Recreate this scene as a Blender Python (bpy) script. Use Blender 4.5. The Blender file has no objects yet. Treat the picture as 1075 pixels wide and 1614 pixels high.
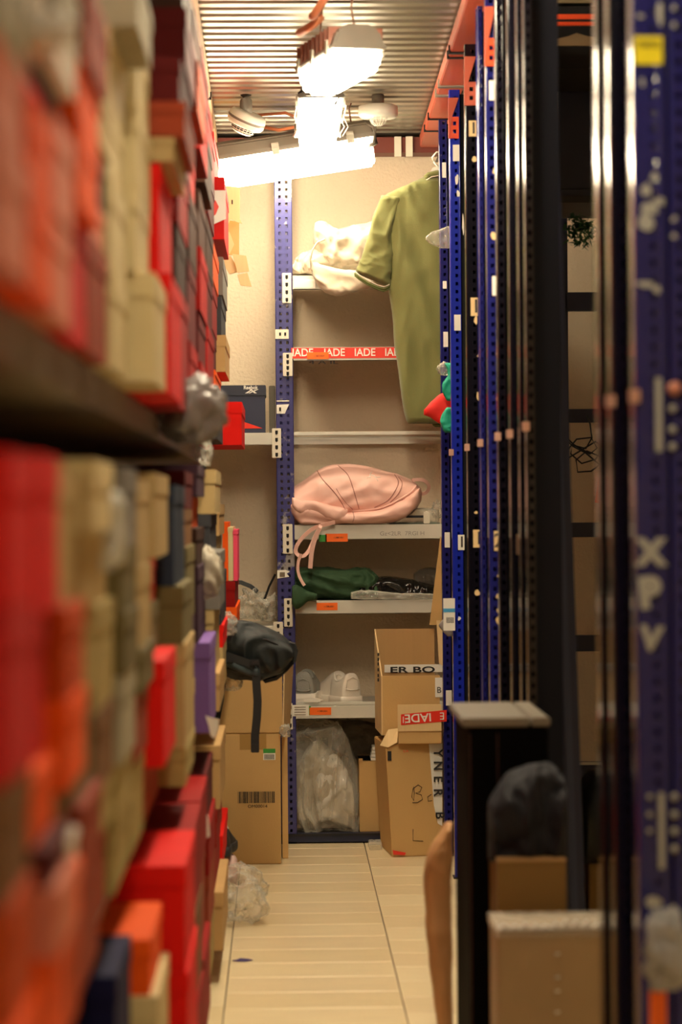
import bpy, bmesh, math, random
from mathutils import Vector, Matrix, noise, Euler
random.seed(7)
S = bpy.context.scene
COL = S.collection
PI = math.pi
# ------------------------------------------------------------------ camera
FPX = 3811.0
CAMZ = 1.15
cd = bpy.data.cameras.new('camera'); cam = bpy.data.objects.new('camera', cd); COL.objects.link(cam)
S.camera = cam
cd.sensor_fit = 'VERTICAL'; cd.sensor_height = 36.0; cd.lens = FPX * 36.0 / 1614.0
cd.clip_start = 0.05
cam.location = (0, 0, CAMZ)
ROLL = 0.0080
Rm = (Matrix.Rotation(-math.atan(94.5 / FPX), 4, 'Z') @ Matrix.Rotation(PI / 2 - math.atan(12 / FPX), 4, 'X')
      @ Matrix.Rotation(-ROLL, 4, 'Z'))
cam.rotation_euler = Rm.to_euler()
cd.dof.use_dof = True; cd.dof.focus_distance = 8.1; cd.dof.aperture_fstop = 3.2
cd.dof.aperture_blades = 0
R3 = Rm.to_3x3()
def W(x, y, Y):
    """point of the plane at distance Y that is seen at pixel (x, y) of the 1075x1614 frame"""
    d = R3 @ Vector((x - 537.5, -(y - 807.0), -FPX))
    t = Y / d.y
    return Vector((d.x * t, Y, CAMZ + d.z * t))
# ------------------------------------------------------------------ world and exposure
wd = bpy.data.worlds.new('world'); S.world = wd; wd.use_nodes = True
wd.node_tree.nodes['Background'].inputs[0].default_value = (1.0, 0.8, 0.6, 1)
wd.node_tree.nodes['Background'].inputs[1].default_value = 0.02
S.view_settings.view_transform = 'Standard'; S.view_settings.look = 'None'
S.view_settings.gamma = 1.0; S.view_settings.use_curve_mapping = False
S.view_settings.exposure = 1.15
LAMP = 15.5           # emission of the tubes' diffusers
LAMPCOL = (1.0, 0.85, 0.60, 1)
# ------------------------------------------------------------------ materials
MATS = {}
def mat(name, col, rough=0.6, metal=0.0, noise_amt=0.0, nscale=20, bump=0.0, bscale=60, spec=0.5, alpha=None,
        wear=None, coat=0.0, stretch=None, sheen=0.0):
    m = bpy.data.materials.new(name); m.use_nodes = True; MATS[name] = m
    nt = m.node_tree; b = nt.nodes['Principled BSDF']
    b.inputs['Base Color'].default_value = (*col, 1); b.inputs['Roughness'].default_value = rough
    b.inputs['Metallic'].default_value = metal; b.inputs['Specular IOR Level'].default_value = spec
    b.inputs['Coat Weight'].default_value = coat
    b.inputs['Sheen Weight'].default_value = sheen
    tc = nt.nodes.new('ShaderNodeTexCoord'); mp = nt.nodes.new('ShaderNodeMapping')
    nt.links.new(tc.outputs['Object'], mp.inputs['Vector'])
    if stretch: mp.inputs['Scale'].default_value = stretch
    src = None
    if noise_amt:
        n = nt.nodes.new('ShaderNodeTexNoise'); n.inputs['Scale'].default_value = nscale; n.inputs['Detail'].default_value = 5
        nt.links.new(mp.outputs[0], n.inputs['Vector'])
        mx = nt.nodes.new('ShaderNodeMix'); mx.data_type = 'RGBA'
        mx.inputs['A'].default_value = (*[c * (1 - noise_amt) for c in col], 1)
        mx.inputs['B'].default_value = (*[min(1, c * (1 + noise_amt)) for c in col], 1)
        nt.links.new(n.outputs['Fac'], mx.inputs['Factor']); src = mx.outputs['Result']
    if wear:
        wc, thr, ws = wear
        n = nt.nodes.new('ShaderNodeTexNoise'); n.inputs['Scale'].default_value = ws; n.inputs['Detail'].default_value = 8
        n.inputs['Roughness'].default_value = 0.65
        nt.links.new(mp.outputs[0], n.inputs['Vector'])
        r = nt.nodes.new('ShaderNodeMapRange'); r.inputs['From Min'].default_value = thr; r.inputs['From Max'].default_value = thr + 0.04
        nt.links.new(n.outputs['Fac'], r.inputs['Value'])
        mx = nt.nodes.new('ShaderNodeMix'); mx.data_type = 'RGBA'
        mx.inputs['A'].default_value = (*col, 1); mx.inputs['B'].default_value = (*wc, 1)
        if src: nt.links.new(src, mx.inputs['A'])
        nt.links.new(r.outputs[0], mx.inputs['Factor']); src = mx.outputs['Result']
    if src: nt.links.new(src, b.inputs['Base Color'])
    if bump:
        n = nt.nodes.new('ShaderNodeTexNoise'); n.inputs['Scale'].default_value = bscale; n.inputs['Detail'].default_value = 4
        nt.links.new(mp.outputs[0], n.inputs['Vector'])
        bp = nt.nodes.new('ShaderNodeBump'); bp.inputs['Strength'].default_value = bump; bp.inputs['Distance'].default_value = 0.004
        nt.links.new(n.outputs['Fac'], bp.inputs['Height']); nt.links.new(bp.outputs[0], b.inputs['Normal'])
    if alpha is not None:
        b.inputs['Alpha'].default_value = alpha
    return m
def srgb(r, g, b):
    f = lambda c: ((c / 255 + 0.055) / 1.055) ** 2.4 if c / 255 > 0.04045 else c / 255 / 12.92
    return (f(r), f(g), f(b))
def paper(name, rgb, **k):
    k.setdefault('rough', 0.6); k.setdefault('noise_amt', 0.12); k.setdefault('nscale', 9); k.setdefault('bump', 0.15)
    return mat(name, srgb(*rgb), **k)
wallm = mat('plaster', srgb(236, 217, 190), rough=0.85, noise_amt=0.05, nscale=6, bump=0.9, bscale=90, wear=(srgb(150, 125, 100), 0.73, 14))
plank_ms = [mat('floor_plank_%s' % c, srgb(*c3), rough=0.30, noise_amt=0.10, nscale=7, stretch=(1, 7, 1), bump=0.05, bscale=30)
            for c, c3 in (('a', (230, 210, 168)), ('b', (224, 203, 160)), ('c', (234, 215, 174)), ('d', (226, 205, 164)))]
groutm = mat('grout', srgb(84, 66, 55), rough=0.9)
galv = mat('galvanised', srgb(172, 166, 152), rough=0.34, metal=0.85, noise_amt=0.22, nscale=5, stretch=(1.0, 9, 9), bump=0.25, bscale=12)
rustred = mat('red_oxide_steel', srgb(190, 84, 58), rough=0.38, noise_amt=0.2, nscale=6, wear=(srgb(90, 50, 38), 0.64, 9))
darkred_steel = mat('dark_red_steel', srgb(110, 42, 28), rough=0.5, noise_amt=0.25, nscale=8)
orange_steel = mat('orange_steel', srgb(226, 74, 28), rough=0.4, noise_amt=0.1)
blue = mat('blue_enamel', srgb(30, 32, 100), rough=0.13, noise_amt=0.25, nscale=5, stretch=(3, 3, 1), wear=(srgb(200, 195, 180), 0.685, 26), coat=0.3)
blue_lit = mat('lit_blue_enamel', srgb(26, 42, 165), rough=0.16, noise_amt=0.2, nscale=6, wear=(srgb(215, 215, 210), 0.67, 26), coat=0.3)  # same blue paint on the lit post, its light put into the colour
blue_s = mat('scuffed_blue_enamel', srgb(52, 52, 112), rough=0.32, noise_amt=0.3, nscale=5, wear=(srgb(150, 145, 145), 0.57, 9), coat=0.2)
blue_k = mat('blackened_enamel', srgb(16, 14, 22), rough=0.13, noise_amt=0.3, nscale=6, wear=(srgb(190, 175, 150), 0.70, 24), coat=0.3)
blue_d = mat('navy_steel', srgb(24, 32, 62), rough=0.45, noise_amt=0.2)
shelfm = mat('shelf_white', srgb(206, 202, 190), rough=0.42, noise_amt=0.07, nscale=6, wear=(srgb(140, 125, 105), 0.70, 18))
brkt = mat('bracket_white', srgb(222, 214, 196), rough=0.45, noise_amt=0.08, wear=(srgb(110, 95, 80), 0.72, 40))
darkhole = mat('dark_recess', srgb(22, 20, 22), rough=0.9)
blackm = mat('black_board', srgb(6, 5, 5), rough=0.7, spec=0.04)
darkmetal = mat('dark_metal', srgb(44, 44, 48), rough=0.4, metal=0.5)
cardb = mat('corrugated_card', srgb(204, 164, 104), rough=0.75, noise_amt=0.07, nscale=4, bump=0.12, bscale=150)
cardin = mat('card_inside', srgb(186, 146, 94), rough=0.8, noise_amt=0.06, stretch=(40, 1, 1), nscale=3)
cardl = mat('pale_card', srgb(224, 192, 140), rough=0.75, noise_amt=0.06, stretch=(50, 1, 1), nscale=3)
kraft = mat('kraft_paper', srgb(186, 136, 88), rough=0.7, noise_amt=0.15, nscale=6, bump=0.4, bscale=18)
whitem = mat('white_label', srgb(238, 234, 224), rough=0.5, noise_amt=0.03)
whitepl = mat('white_plastic', srgb(225, 222, 210), rough=0.35)
greypl = mat('grey_plastic', srgb(118, 110, 98), rough=0.4, noise_amt=0.1)
redtape = mat('red_tape', srgb(232, 52, 34), rough=0.3, noise_amt=0.05)
orangelab = mat('orange_label', srgb(255, 112, 20), rough=0.5)
yellowlab = mat('yellow_label', srgb(240, 222, 20), rough=0.5)
greenlab = mat('green_label', srgb(60, 150, 60), rough=0.5)
bluelab = mat('blue_band', srgb(70, 160, 210), rough=0.5)
inkm = mat('ink', srgb(28, 24, 24), rough=0.6)
inkbrown = mat('pale_ink', srgb(120, 104, 84), rough=0.7)
clearwrap = None
olivem = mat('olive_pique', srgb(112, 114, 62), rough=0.85, noise_amt=0.06, nscale=5, bump=0.2, bscale=400, sheen=0.2)
oliveD = mat('olive_trim', srgb(84, 92, 44), rough=0.85)
creamcloth = mat('cream_cloth', srgb(200, 188, 166), rough=0.85, noise_amt=0.03, bump=0.1, bscale=200, sheen=0.1)
pinkm = mat('pink_nylon', srgb(232, 184, 170), rough=0.5, noise_amt=0.04, nscale=6, bump=0.15, bscale=30)
pinkD = mat('pink_seam', srgb(170, 112, 100), rough=0.6)
pinkcloth = mat('pink_fleece', srgb(214, 178, 168), rough=0.9, bump=0.3, bscale=200)
greencl = mat('dark_green_cloth', srgb(44, 74, 44), rough=0.8, noise_amt=0.15, bump=0.2, bscale=120)
blackcl = mat('black_nylon', srgb(18, 25, 26), rough=0.6, noise_amt=0.2, nscale=8, bump=0.2, bscale=60)
blackst = mat('black_strap', srgb(20, 20, 22), rough=0.6)
teal = mat('teal_cloth', srgb(20, 160, 130), rough=0.7, noise_amt=0.1)
redcl = mat('red_cloth', srgb(225, 30, 20), rough=0.7, noise_amt=0.08)
greyshoe = mat('grey_mesh', srgb(150, 148, 140), rough=0.8, bump=0.4, bscale=300)
whiteshoe = mat('white_leather', srgb(232, 222, 208), rough=0.5, noise_amt=0.03)
shoedark = mat('dark_shoe', srgb(42, 38, 38), rough=0.6)
furm = mat('green_tinsel', srgb(40, 90, 50), rough=0.5)
wirem = mat('cable_grey', srgb(150, 110, 90), rough=0.5)
wirec = mat('cable_copper', srgb(205, 130, 90), rough=0.45)
def plastic(name, tint, op, rough=0.12):
    m = bpy.data.materials.new(name); m.use_nodes = True; nt = m.node_tree
    b = nt.nodes['Principled BSDF']; out = nt.nodes['Material Output']
    b.inputs['Base Color'].default_value = (*tint, 1); b.inputs['Roughness'].default_value = rough
    b.inputs['Specular IOR Level'].default_value = 0.9
    n = nt.nodes.new('ShaderNodeTexNoise'); n.inputs['Scale'].default_value = 9; n.inputs['Detail'].default_value = 3
    n.inputs['Distortion'].default_value = 1.5
    tc = nt.nodes.new('ShaderNodeTexCoord'); nt.links.new(tc.outputs['Object'], n.inputs['Vector'])
    bp = nt.nodes.new('ShaderNodeBump'); bp.inputs['Strength'].default_value = 0.7; bp.inputs['Distance'].default_value = 0.02
    nt.links.new(n.outputs['Fac'], bp.inputs['Height']); nt.links.new(bp.outputs[0], b.inputs['Normal'])
    tr = nt.nodes.new('ShaderNodeBsdfTransparent'); gl = nt.nodes.new('ShaderNodeBsdfGlossy')
    gl.inputs['Roughness'].default_value = rough; nt.links.new(bp.outputs[0], gl.inputs['Normal'])
    lw = nt.nodes.new('ShaderNodeLayerWeight'); lw.inputs['Blend'].default_value = 0.35; nt.links.new(bp.outputs[0], lw.inputs['Normal'])
    r = nt.nodes.new('ShaderNodeMapRange'); r.inputs['To Min'].default_value = op; r.inputs['To Max'].default_value = min(1, op + 0.5)
    nt.links.new(lw.outputs['Facing'], r.inputs['Value'])
    mx = nt.nodes.new('ShaderNodeMixShader'); nt.links.new(r.outputs[0], mx.inputs[0])
    nt.links.new(tr.outputs[0], mx.inputs[1]); nt.links.new(b.outputs[0], mx.inputs[2])
    nt.links.new(mx.outputs[0], out.inputs['Surface'])
    return m
clearpl = plastic('clear_plastic', srgb(225, 220, 205), 0.18)
milky = plastic('milky_plastic', srgb(240, 234, 218), 0.20, 0.08)
smoky = plastic('smoky_plastic', srgb(90, 86, 80), 0.5)
greybag = mat('grey_poly_bag', srgb(140, 134, 132), rough=0.3, noise_amt=0.2, nscale=6, bump=0.5, bscale=14)
blackwrap = mat('black_wrapped_film', srgb(26, 24, 22), rough=0.12, bump=1.0, bscale=26, noise_amt=0.3)
def emis(name, col, s):
    m = bpy.data.materials.new(name); m.use_nodes = True; nt = m.node_tree; b = nt.nodes['Principled BSDF']
    b.inputs['Base Color'].default_value = (0.9, 0.9, 0.85, 1)
    b.inputs['Emission Color'].default_value = col; b.inputs['Emission Strength'].default_value = s
    return m
lampm = emis('lit_diffuser', LAMPCOL, LAMP)
lampm_fill = emis('lit_diffuser_fill', LAMPCOL, LAMP * 3.0)  # boosted above the visible lamps, front fill for the end wall
lampm3 = emis('lit_diffuser_dim', LAMPCOL, LAMP * 1.0)
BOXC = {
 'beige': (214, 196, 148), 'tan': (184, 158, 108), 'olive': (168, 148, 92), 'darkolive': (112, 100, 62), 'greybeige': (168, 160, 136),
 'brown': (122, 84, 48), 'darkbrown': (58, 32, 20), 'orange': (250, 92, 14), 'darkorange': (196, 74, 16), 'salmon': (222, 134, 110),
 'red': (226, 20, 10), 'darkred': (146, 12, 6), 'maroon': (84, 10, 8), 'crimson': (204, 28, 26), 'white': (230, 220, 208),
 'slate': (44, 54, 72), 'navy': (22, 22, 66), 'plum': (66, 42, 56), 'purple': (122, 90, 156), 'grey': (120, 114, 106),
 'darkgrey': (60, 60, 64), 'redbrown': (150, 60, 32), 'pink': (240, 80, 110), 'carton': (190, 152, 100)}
for k, v in BOXC.items(): paper('box_' + k, v, rough=0.75, spec=0.2)
# ------------------------------------------------------------------ mesh helpers
class B:
    def __init__(s): s.v = []; s.f = []; s.sm = []
    def add(s, vs, fs, smooth=False):
        o = len(s.v); s.v += [tuple(v) for v in vs]
        for f in fs: s.f.append(tuple(i + o for i in f)); s.sm.append(smooth)
        return s
    def box(s, x0, x1, y0, y1, z0, z1, M=None):
        vs = [Vector(p) for p in ((x0, y0, z0), (x1, y0, z0), (x1, y1, z0), (x0, y1, z0), (x0, y0, z1), (x1, y0, z1), (x1, y1, z1), (x0, y1, z1))]
        if M: vs = [M @ v for v in vs]
        return s.add(vs, [(0, 3, 2, 1), (4, 5, 6, 7), (0, 1, 5, 4), (1, 2, 6, 5), (2, 3, 7, 6), (3, 0, 4, 7)])
    def prism(s, pts, d):
        """extrude polygon (list of 3D points) by vector d"""
        n = len(pts); a = [Vector(p) for p in pts]; b = [p + Vector(d) for p in a]
        return s.add(a + b, [tuple(range(n)), tuple(range(2 * n - 1, n - 1, -1))] + [(i, i + n, (i + 1) % n + n, (i + 1) % n) for i in range(n)])
    def tube(s, pts, r, n=8, rads=None):
        pts = [Vector(p) for p in pts]; vs = []; fs = []
        for i, p in enumerate(pts):
            t = (pts[min(i + 1, len(pts) - 1)] - pts[max(i - 1, 0)]).normalized()
            a = t.cross(Vector((0.01, 0.02, 1))); a = a.normalized() if a.length > 1e-3 else Vector((1, 0, 0)); b = t.cross(a)
            rr = rads[i] if rads else r
            vs += [p + (a * math.cos(2 * PI * k / n) + b * math.sin(2 * PI * k / n)) * rr for k in range(n)]
        for i in range(len(pts) - 1):
            for k in range(n): fs.append((i * n + k, i * n + (k + 1) % n, (i + 1) * n + (k + 1) % n, (i + 1) * n + k))
        fs += [tuple(range(n - 1, -1, -1)), tuple(range((len(pts) - 1) * n, len(pts) * n))]
        return s.add(vs, fs, True)
    def ribbon(s, pts, w, th, across):
        """flat strap along pts, width w in direction across"""
        pts = [Vector(p) for p in pts]; vs = []; fs = []
        for i, p in enumerate(pts):
            t = (pts[min(i + 1, len(pts) - 1)] - pts[max(i - 1, 0)]).normalized()
            a = Vector(across[i] if isinstance(across, list) else across) if across != 'flat' else t.cross(Vector((0, 1, 0))) + Vector((0, 0.25, 0)); a = (a - t * a.dot(t)).normalized(); b = t.cross(a)
            ww = w[i] if isinstance(w, list) else w
            vs += [p - a * ww / 2 - b * th / 2, p + a * ww / 2 - b * th / 2, p + a * ww / 2 + b * th / 2, p - a * ww / 2 + b * th / 2]
        for i in range(len(pts) - 1):
            for k in range(4): fs.append((i * 4 + k, i * 4 + (k + 1) % 4, (i + 1) * 4 + (k + 1) % 4, (i + 1) * 4 + k))
        fs += [(3, 2, 1, 0), tuple(range(len(pts) * 4 - 4, len(pts) * 4))]
        return s.add(vs, fs, False)
    def lathe(s, prof, M, n=32):
        vs = []; fs = []
        for r, z in prof: vs += [M @ Vector((r * math.cos(2 * PI * k / n), r * math.sin(2 * PI * k / n), z)) for k in range(n)]
        for i in range(len(prof) - 1):
            for k in range(n): fs.append((i * n + k, i * n + (k + 1) % n, (i + 1) * n + (k + 1) % n, (i + 1) * n + k))
        fs += [tuple(range(n - 1, -1, -1)), tuple(range((len(prof) - 1) * n, len(prof) * n))]
        return s.add(vs, fs, True)
    def mesh(s, name):
        me = bpy.data.meshes.new(name); me.from_pydata(s.v, [], s.f); me.update()
        me.polygons.foreach_set('use_smooth', s.sm)
        bm = bmesh.new(); bm.from_mesh(me); bmesh.ops.recalc_face_normals(bm, faces=bm.faces); bm.to_mesh(me); bm.free()
        return me
    def build(s, name, m, parent=None, bevel=0, sub=0):
        me = s.mesh(name)
        if bevel:
            bm = bmesh.new(); bm.from_mesh(me)
            bmesh.ops.bevel(bm, geom=[e for e in bm.edges if len(e.link_faces) == 2 and e.calc_face_angle(0) > 0.5], offset=bevel, segments=2, affect='EDGES', clamp_overlap=True)
            bm.to_mesh(me); bm.free()
        me.materials.append(m)
        o = bpy.data.objects.new(name, me); COL.objects.link(o)
        if sub:
            md = o.modifiers.new('sub', 'SUBSURF'); md.levels = sub; md.render_levels = sub
        if parent: o.parent = parent; o.matrix_parent_inverse = Matrix.Translation(-parent.location)
        return o
def tag(o, label, cat, group=None):
    o['label'] = label; o['category'] = cat
    if group: o['group'] = group
    return o
def thing(name, label, cat, loc=(0, 0, 0), group=None):
    o = bpy.data.objects.new(name, None); COL.objects.link(o); o.location = loc; o.empty_display_size = 0.05
    return tag(o, label, cat, group)
def struct(name, b, m, **k):
    o = b.build(name, m, **k); o['kind'] = 'structure'; return o
def lab(o, t): o['label'] = t; return o
def text(s, loc, h, m, parent, rotz=0, flip=0, name='lettering', width=None, sx=1.0, face='-y', roll=0, bold=0.0):
    c = bpy.data.curves.new('txt', 'FONT'); c.body = s; c.size = h * 1.4; c.align_x = 'CENTER'; c.align_y = 'CENTER'; c.extrude = 0.0004; c.offset = bold * h
    t = bpy.data.objects.new('txt', c); COL.objects.link(t)
    dg = bpy.context.evaluated_depsgraph_get(); me = bpy.data.meshes.new_from_object(t.evaluated_get(dg))
    bpy.data.objects.remove(t)
    w = max(v.co.x for v in me.vertices) - min(v.co.x for v in me.vertices)
    k = (width / w) if width else sx
    Mx = Matrix.Rotation(PI / 2, 4, 'X')
    if face == '-x': Mx = Matrix.Rotation(-PI / 2, 4, 'Z') @ Mx
    if face == '+x': Mx = Matrix.Rotation(PI / 2, 4, 'Z') @ Mx
    me.transform(Matrix.Translation(loc) @ Matrix.Rotation(rotz, 4, 'Z') @ Mx @ Matrix.Rotation(roll, 4, 'Z') @ Matrix.Diagonal((k, 1, 1, 1)))
    me.materials.clear(); me.materials.append(m)
    o = bpy.data.objects.new(name, me); COL.objects.link(o)
    if parent: o.parent = parent; o.matrix_parent_inverse = Matrix.Translation(-parent.location)
    return o
def interp(rows, t):
    """smooth interpolation of a list of tuples; t in 0..1"""
    n = len(rows) - 1; x = t * n; i = min(int(x), n - 1); f = x - i
    p0 = rows[max(i - 1, 0)]; p1 = rows[i]; p2 = rows[i + 1]; p3 = rows[min(i + 2, n)]
    return [0.5 * (2 * b + (c - a) * f + (2 * a - 5 * b + 4 * c - d) * f * f + (3 * b - a - 3 * c + d) * f ** 3) for a, b, c, d in zip(p0, p1, p2, p3)]
def ridg(p):
    return 1 - abs(noise.noise(p)) * 2
def folds(q):
    w = Vector((noise.noise(q * 0.6 + Vector((7, 3, 1))), noise.noise(q * 0.6 + Vector((1, 9, 4))), noise.noise(q * 0.6 + Vector((5, 2, 8))))) * 1.1
    a = 1 - abs(noise.noise(q + w)) * 3.2          # sharp crests
    b = 1 - abs(noise.noise(q * 2.1 + w * 1.5)) * 3.2
    return max(a, -0.6) * 0.7 + max(b, -0.6) * 0.35 - 0.25
def loft(secs, Y, depth, horiz=True, n=48, m=28, amp=0.006, fs=14, pw=0.7, seed=0, stretch=(1, 1, 1), zfloor=None, ymax=None, front=False):
    """closed soft body whose outline seen from the front is given by sections.
    horiz: secs = (x, ytop, ybot[, depth factor]); else secs = (y, xleft, xright[, depth factor])"""
    fsc = fs; b = B(); vs = []; fcs = []
    if depth > 0.03 and n >= 40: n = int(n * 1.5); m = int(m * 1.8)
    secs = [tuple(s) + ((1.0,) if len(s) == 3 else ()) for s in secs]
    for i in range(n + 1):
        a, p, q, dk = interp(secs, i / n)
        if horiz: P = W(a, p, Y); Q = W(a, q, Y)
        else: P = W(p, a, Y); Q = W(q, a, Y)
        c = (P + Q) / 2; h = (P - Q) / 2
        endk = min(1, math.sqrt(max(0, 1 - (2 * i / n - 1) ** 2)) * 1.6 + 0.12)
        for k in range(m):
            th = 2 * PI * k / m; cs, sn = math.cos(th), math.sin(th)
            u = math.copysign(abs(cs) ** pw, cs); w = math.copysign(abs(sn) ** pw, sn)
            v = c + h * u + Vector((0, -depth * dk * endk * w, 0))
            q_ = Vector((v.x * stretch[0], v.y * stretch[1], v.z * stretch[2])) * fsc + Vector((seed, seed * 2, 0))
            nz = folds(q_) * amp
            v = v + Vector((0, -math.copysign(1, w) * nz * abs(w) ** 0.5, 0)) + h.normalized() * u * nz * 0.35
            if zfloor is not None and v.z < zfloor: v.z = zfloor
            if ymax is not None and v.y > ymax: v.y = ymax
            vs.append(v)
    for i in range(n):
        for k in range(m): fcs.append((i * m + k, i * m + (k + 1) % m, (i + 1) * m + (k + 1) % m, (i + 1) * m + k))
    fcs += [tuple(range(m - 1, -1, -1)), tuple(range(n * m, n * m + m))]
    return b.add(vs, fcs, True)
from mathutils.bvhtree import BVHTree
def proj(b, pts, lift=0.002):
    t = BVHTree.FromPolygons([Vector(v) for v in b.v], b.f); o = Vector((0, 0, CAMZ)); out = []
    for x, y in pts:
        d = (W(x, y, 8.0) - o).normalized(); h = t.ray_cast(o, d)
        if h[0] is not None: out.append(h[0] - d * lift)
    return out
def dense(pts, k=6):
    out = []
    for i in range(k * (len(pts) - 1) + 1):
        out.append(tuple(interp(pts, i / (k * (len(pts) - 1)))))
    return out
def crumple(c, r, seed=0, amp=0.35, n=34):
    """crumpled bag: ellipsoid with sharp folds"""
    b = B(); vs = []; fs = []; m = n * 2
    for i in range(n + 1):
        ph = PI * i / n
        for k in range(m):
            th = 2 * PI * k / m
            d = Vector((math.sin(ph) * math.cos(th), math.sin(ph) * math.sin(th), math.cos(ph)))
            q = d * 1.6 + Vector((seed, 0, seed))
            f = 1 + amp * folds(q * 0.8)
            vs.append(Vector(c) + Vector((d.x * r[0], d.y * r[1], d.z * r[2])) * f)
    for i in range(n):
        for k in range(m): fs.append((i * m + k, i * m + (k + 1) % m, (i + 1) * m + (k + 1) % m, (i + 1) * m + k))
    zmin = c[2] - r[2]
    vs = [Vector((v.x, v.y, max(v.z, zmin))) for v in vs]
    return b.add(vs, fs, True)
def pbox(b, x0, x1, y0, y1, Y, d):
    """box whose camera side fills the pixel rectangle at distance Y, d deep"""
    p = W(x0, y1, Y); q = W(x1, y0, Y)
    return b.box(p.x, q.x, Y, Y + d, p.z, q.z)
def decal(x0, x1, y0, y1, Y, m, parent, name='label', th=0.0012):
    b = B(); pbox(b, x0, x1, y0, y1, Y - th, th * 0.9)
    return b.build(name, m, parent)
# ------------------------------------------------------------------ setting
WY = 8.62
struct('wall_back', B().box(-1.2, 2.4, WY, WY + 0.1, 0, 2.9), wallm)
struct('wall_left', B().box(-1.3, -1.2, -2.5, WY, 0, 3.0), wallm)
struct('wall_right', B().box(2.4, 2.5, -2.5, WY, 0, 3.0), wallm)
struct('wall_front', B().box(-1.3, 2.5, -2.6, -2.5, 0, 3.0), wallm)
fl = struct('floor', B().box(-1.3, 2.5, -2.6, WY + 0.1, -0.1, -0.003), groutm)
# floor boards: three rows of planks, each its own piece
JX = (-0.552, -0.140, 0.272, 0.684)
pm = []
for q in range(4):
    bb = B().box(0.001, 0.4105, 0.001, 0.1825, -0.006, 0.0); me = bb.mesh('floor_plank')
    bm = bmesh.new(); bm.from_mesh(me)
    bmesh.ops.bevel(bm, geom=[e for e in bm.edges if all(v.co.z > -0.001 for v in e.verts)], offset=0.0014, segments=1, affect='EDGES'); bm.to_mesh(me); bm.free()
    me.materials.append(plank_ms[q]); pm.append(me)
for ci in range(3):
    for r in range(28):
        y0 = 3.50 + r * 0.1835 + (0.045, 0.0, 0.115)[ci]
        if y0 > 8.45: continue
        o = bpy.data.objects.new('plank', pm[(r * 5 + ci * 3 + (r // 3)) % 4]); COL.objects.link(o)
        o.parent = fl; o.location = (JX[ci] + 0.0012, y0, 0.0)
fb = B()
for (a, b2, c, d) in ((-1.3, -0.552, -2.6, WY), (0.684, 2.5, -2.6, WY), (-0.552, 0.684, -2.6, 3.49)): fb.box(a, b2, c, d, -0.003, -0.0005)
fb.build('floor_covering', plank_ms[1], fl)
# corrugated ceiling, sloping down to the back wall
def ceil_z(Y): return 2.455 + 0.032 * (8.55 - Y)
cb = B(); vs = []; fs = []; Ys = []; y = -2.6
PT = 0.0762
while y < WY:
    for off, dz in ((0, 0), (0.020, 0), (0.030, 0.016), (0.048, 0.016), (0.058, 0)): Ys.append((y + off, dz))
    Ys[-1] = Ys[-1]
    y += PT
for (yy, dz) in Ys:
    z = ceil_z(yy) + dz
    vs += [(-1.3, yy, z), (2.5, yy, z)]
for i in range(len(Ys) - 1): fs.append((2 * i, 2 * i + 1, 2 * i + 3, 2 * i + 2))
cb.add(vs, fs)
ceil = struct('ceiling', cb, galv)
struct('trim_1', B().box(-1.2, 2.4, 8.5, 8.60, 2.385, 2.44), darkred_steel)
tb = B()
for x in (627, 645):
    p = W(x, 228, 8.49); tb.box(p.x - 0.012, p.x + 0.012, 8.485, 8.499, 2.37, 2.44, )
b0 = tb.build('beam_clip', brkt, bpy.data.objects['trim_1'])
# long red beams along both sides of the aisle, following the ceiling's slope
def long_beam(name, x0, x1, m, seams):
    b = B(); pts = []
    for yy in (2.0, 8.48):
        z = ceil_z(yy) - 0.012
        pts += [(x0, yy, z - 0.045), (x1, yy, z - 0.045), (x1, yy, z), (x0, yy, z)]
    b.add(pts, [(0, 1, 2, 3), (7, 6, 5, 4), (0, 4, 5, 1), (1, 5, 6, 2), (2, 6, 7, 3), (3, 7, 4, 0)])
    o = struct(name, b, m, bevel=0.003)
    for (yy, w) in seams:
        z = ceil_z(yy) - 0.057
        B().box(x0 - 0.004, x1 + 0.004, yy, yy + w, z - 0.004, z + 0.02).build('seam_strip', galv if w > 0.02 else darkhole, o)
long_beam('trim_2', 0.497, 0.575, rustred, [(6.95, 0.02), (7.02, 0.012), (7.42, 0.03), (7.56, 0.03), (7.95, 0.012), (8.16, 0.012)])
long_beam('trim_3', -0.27, -0.212, mat('lamplit_steel', srgb(225, 190, 150), rough=0.4), [(7.6, 0.012)])  # left beam resembles the right one, lamplight on it put into the pale colour
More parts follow.
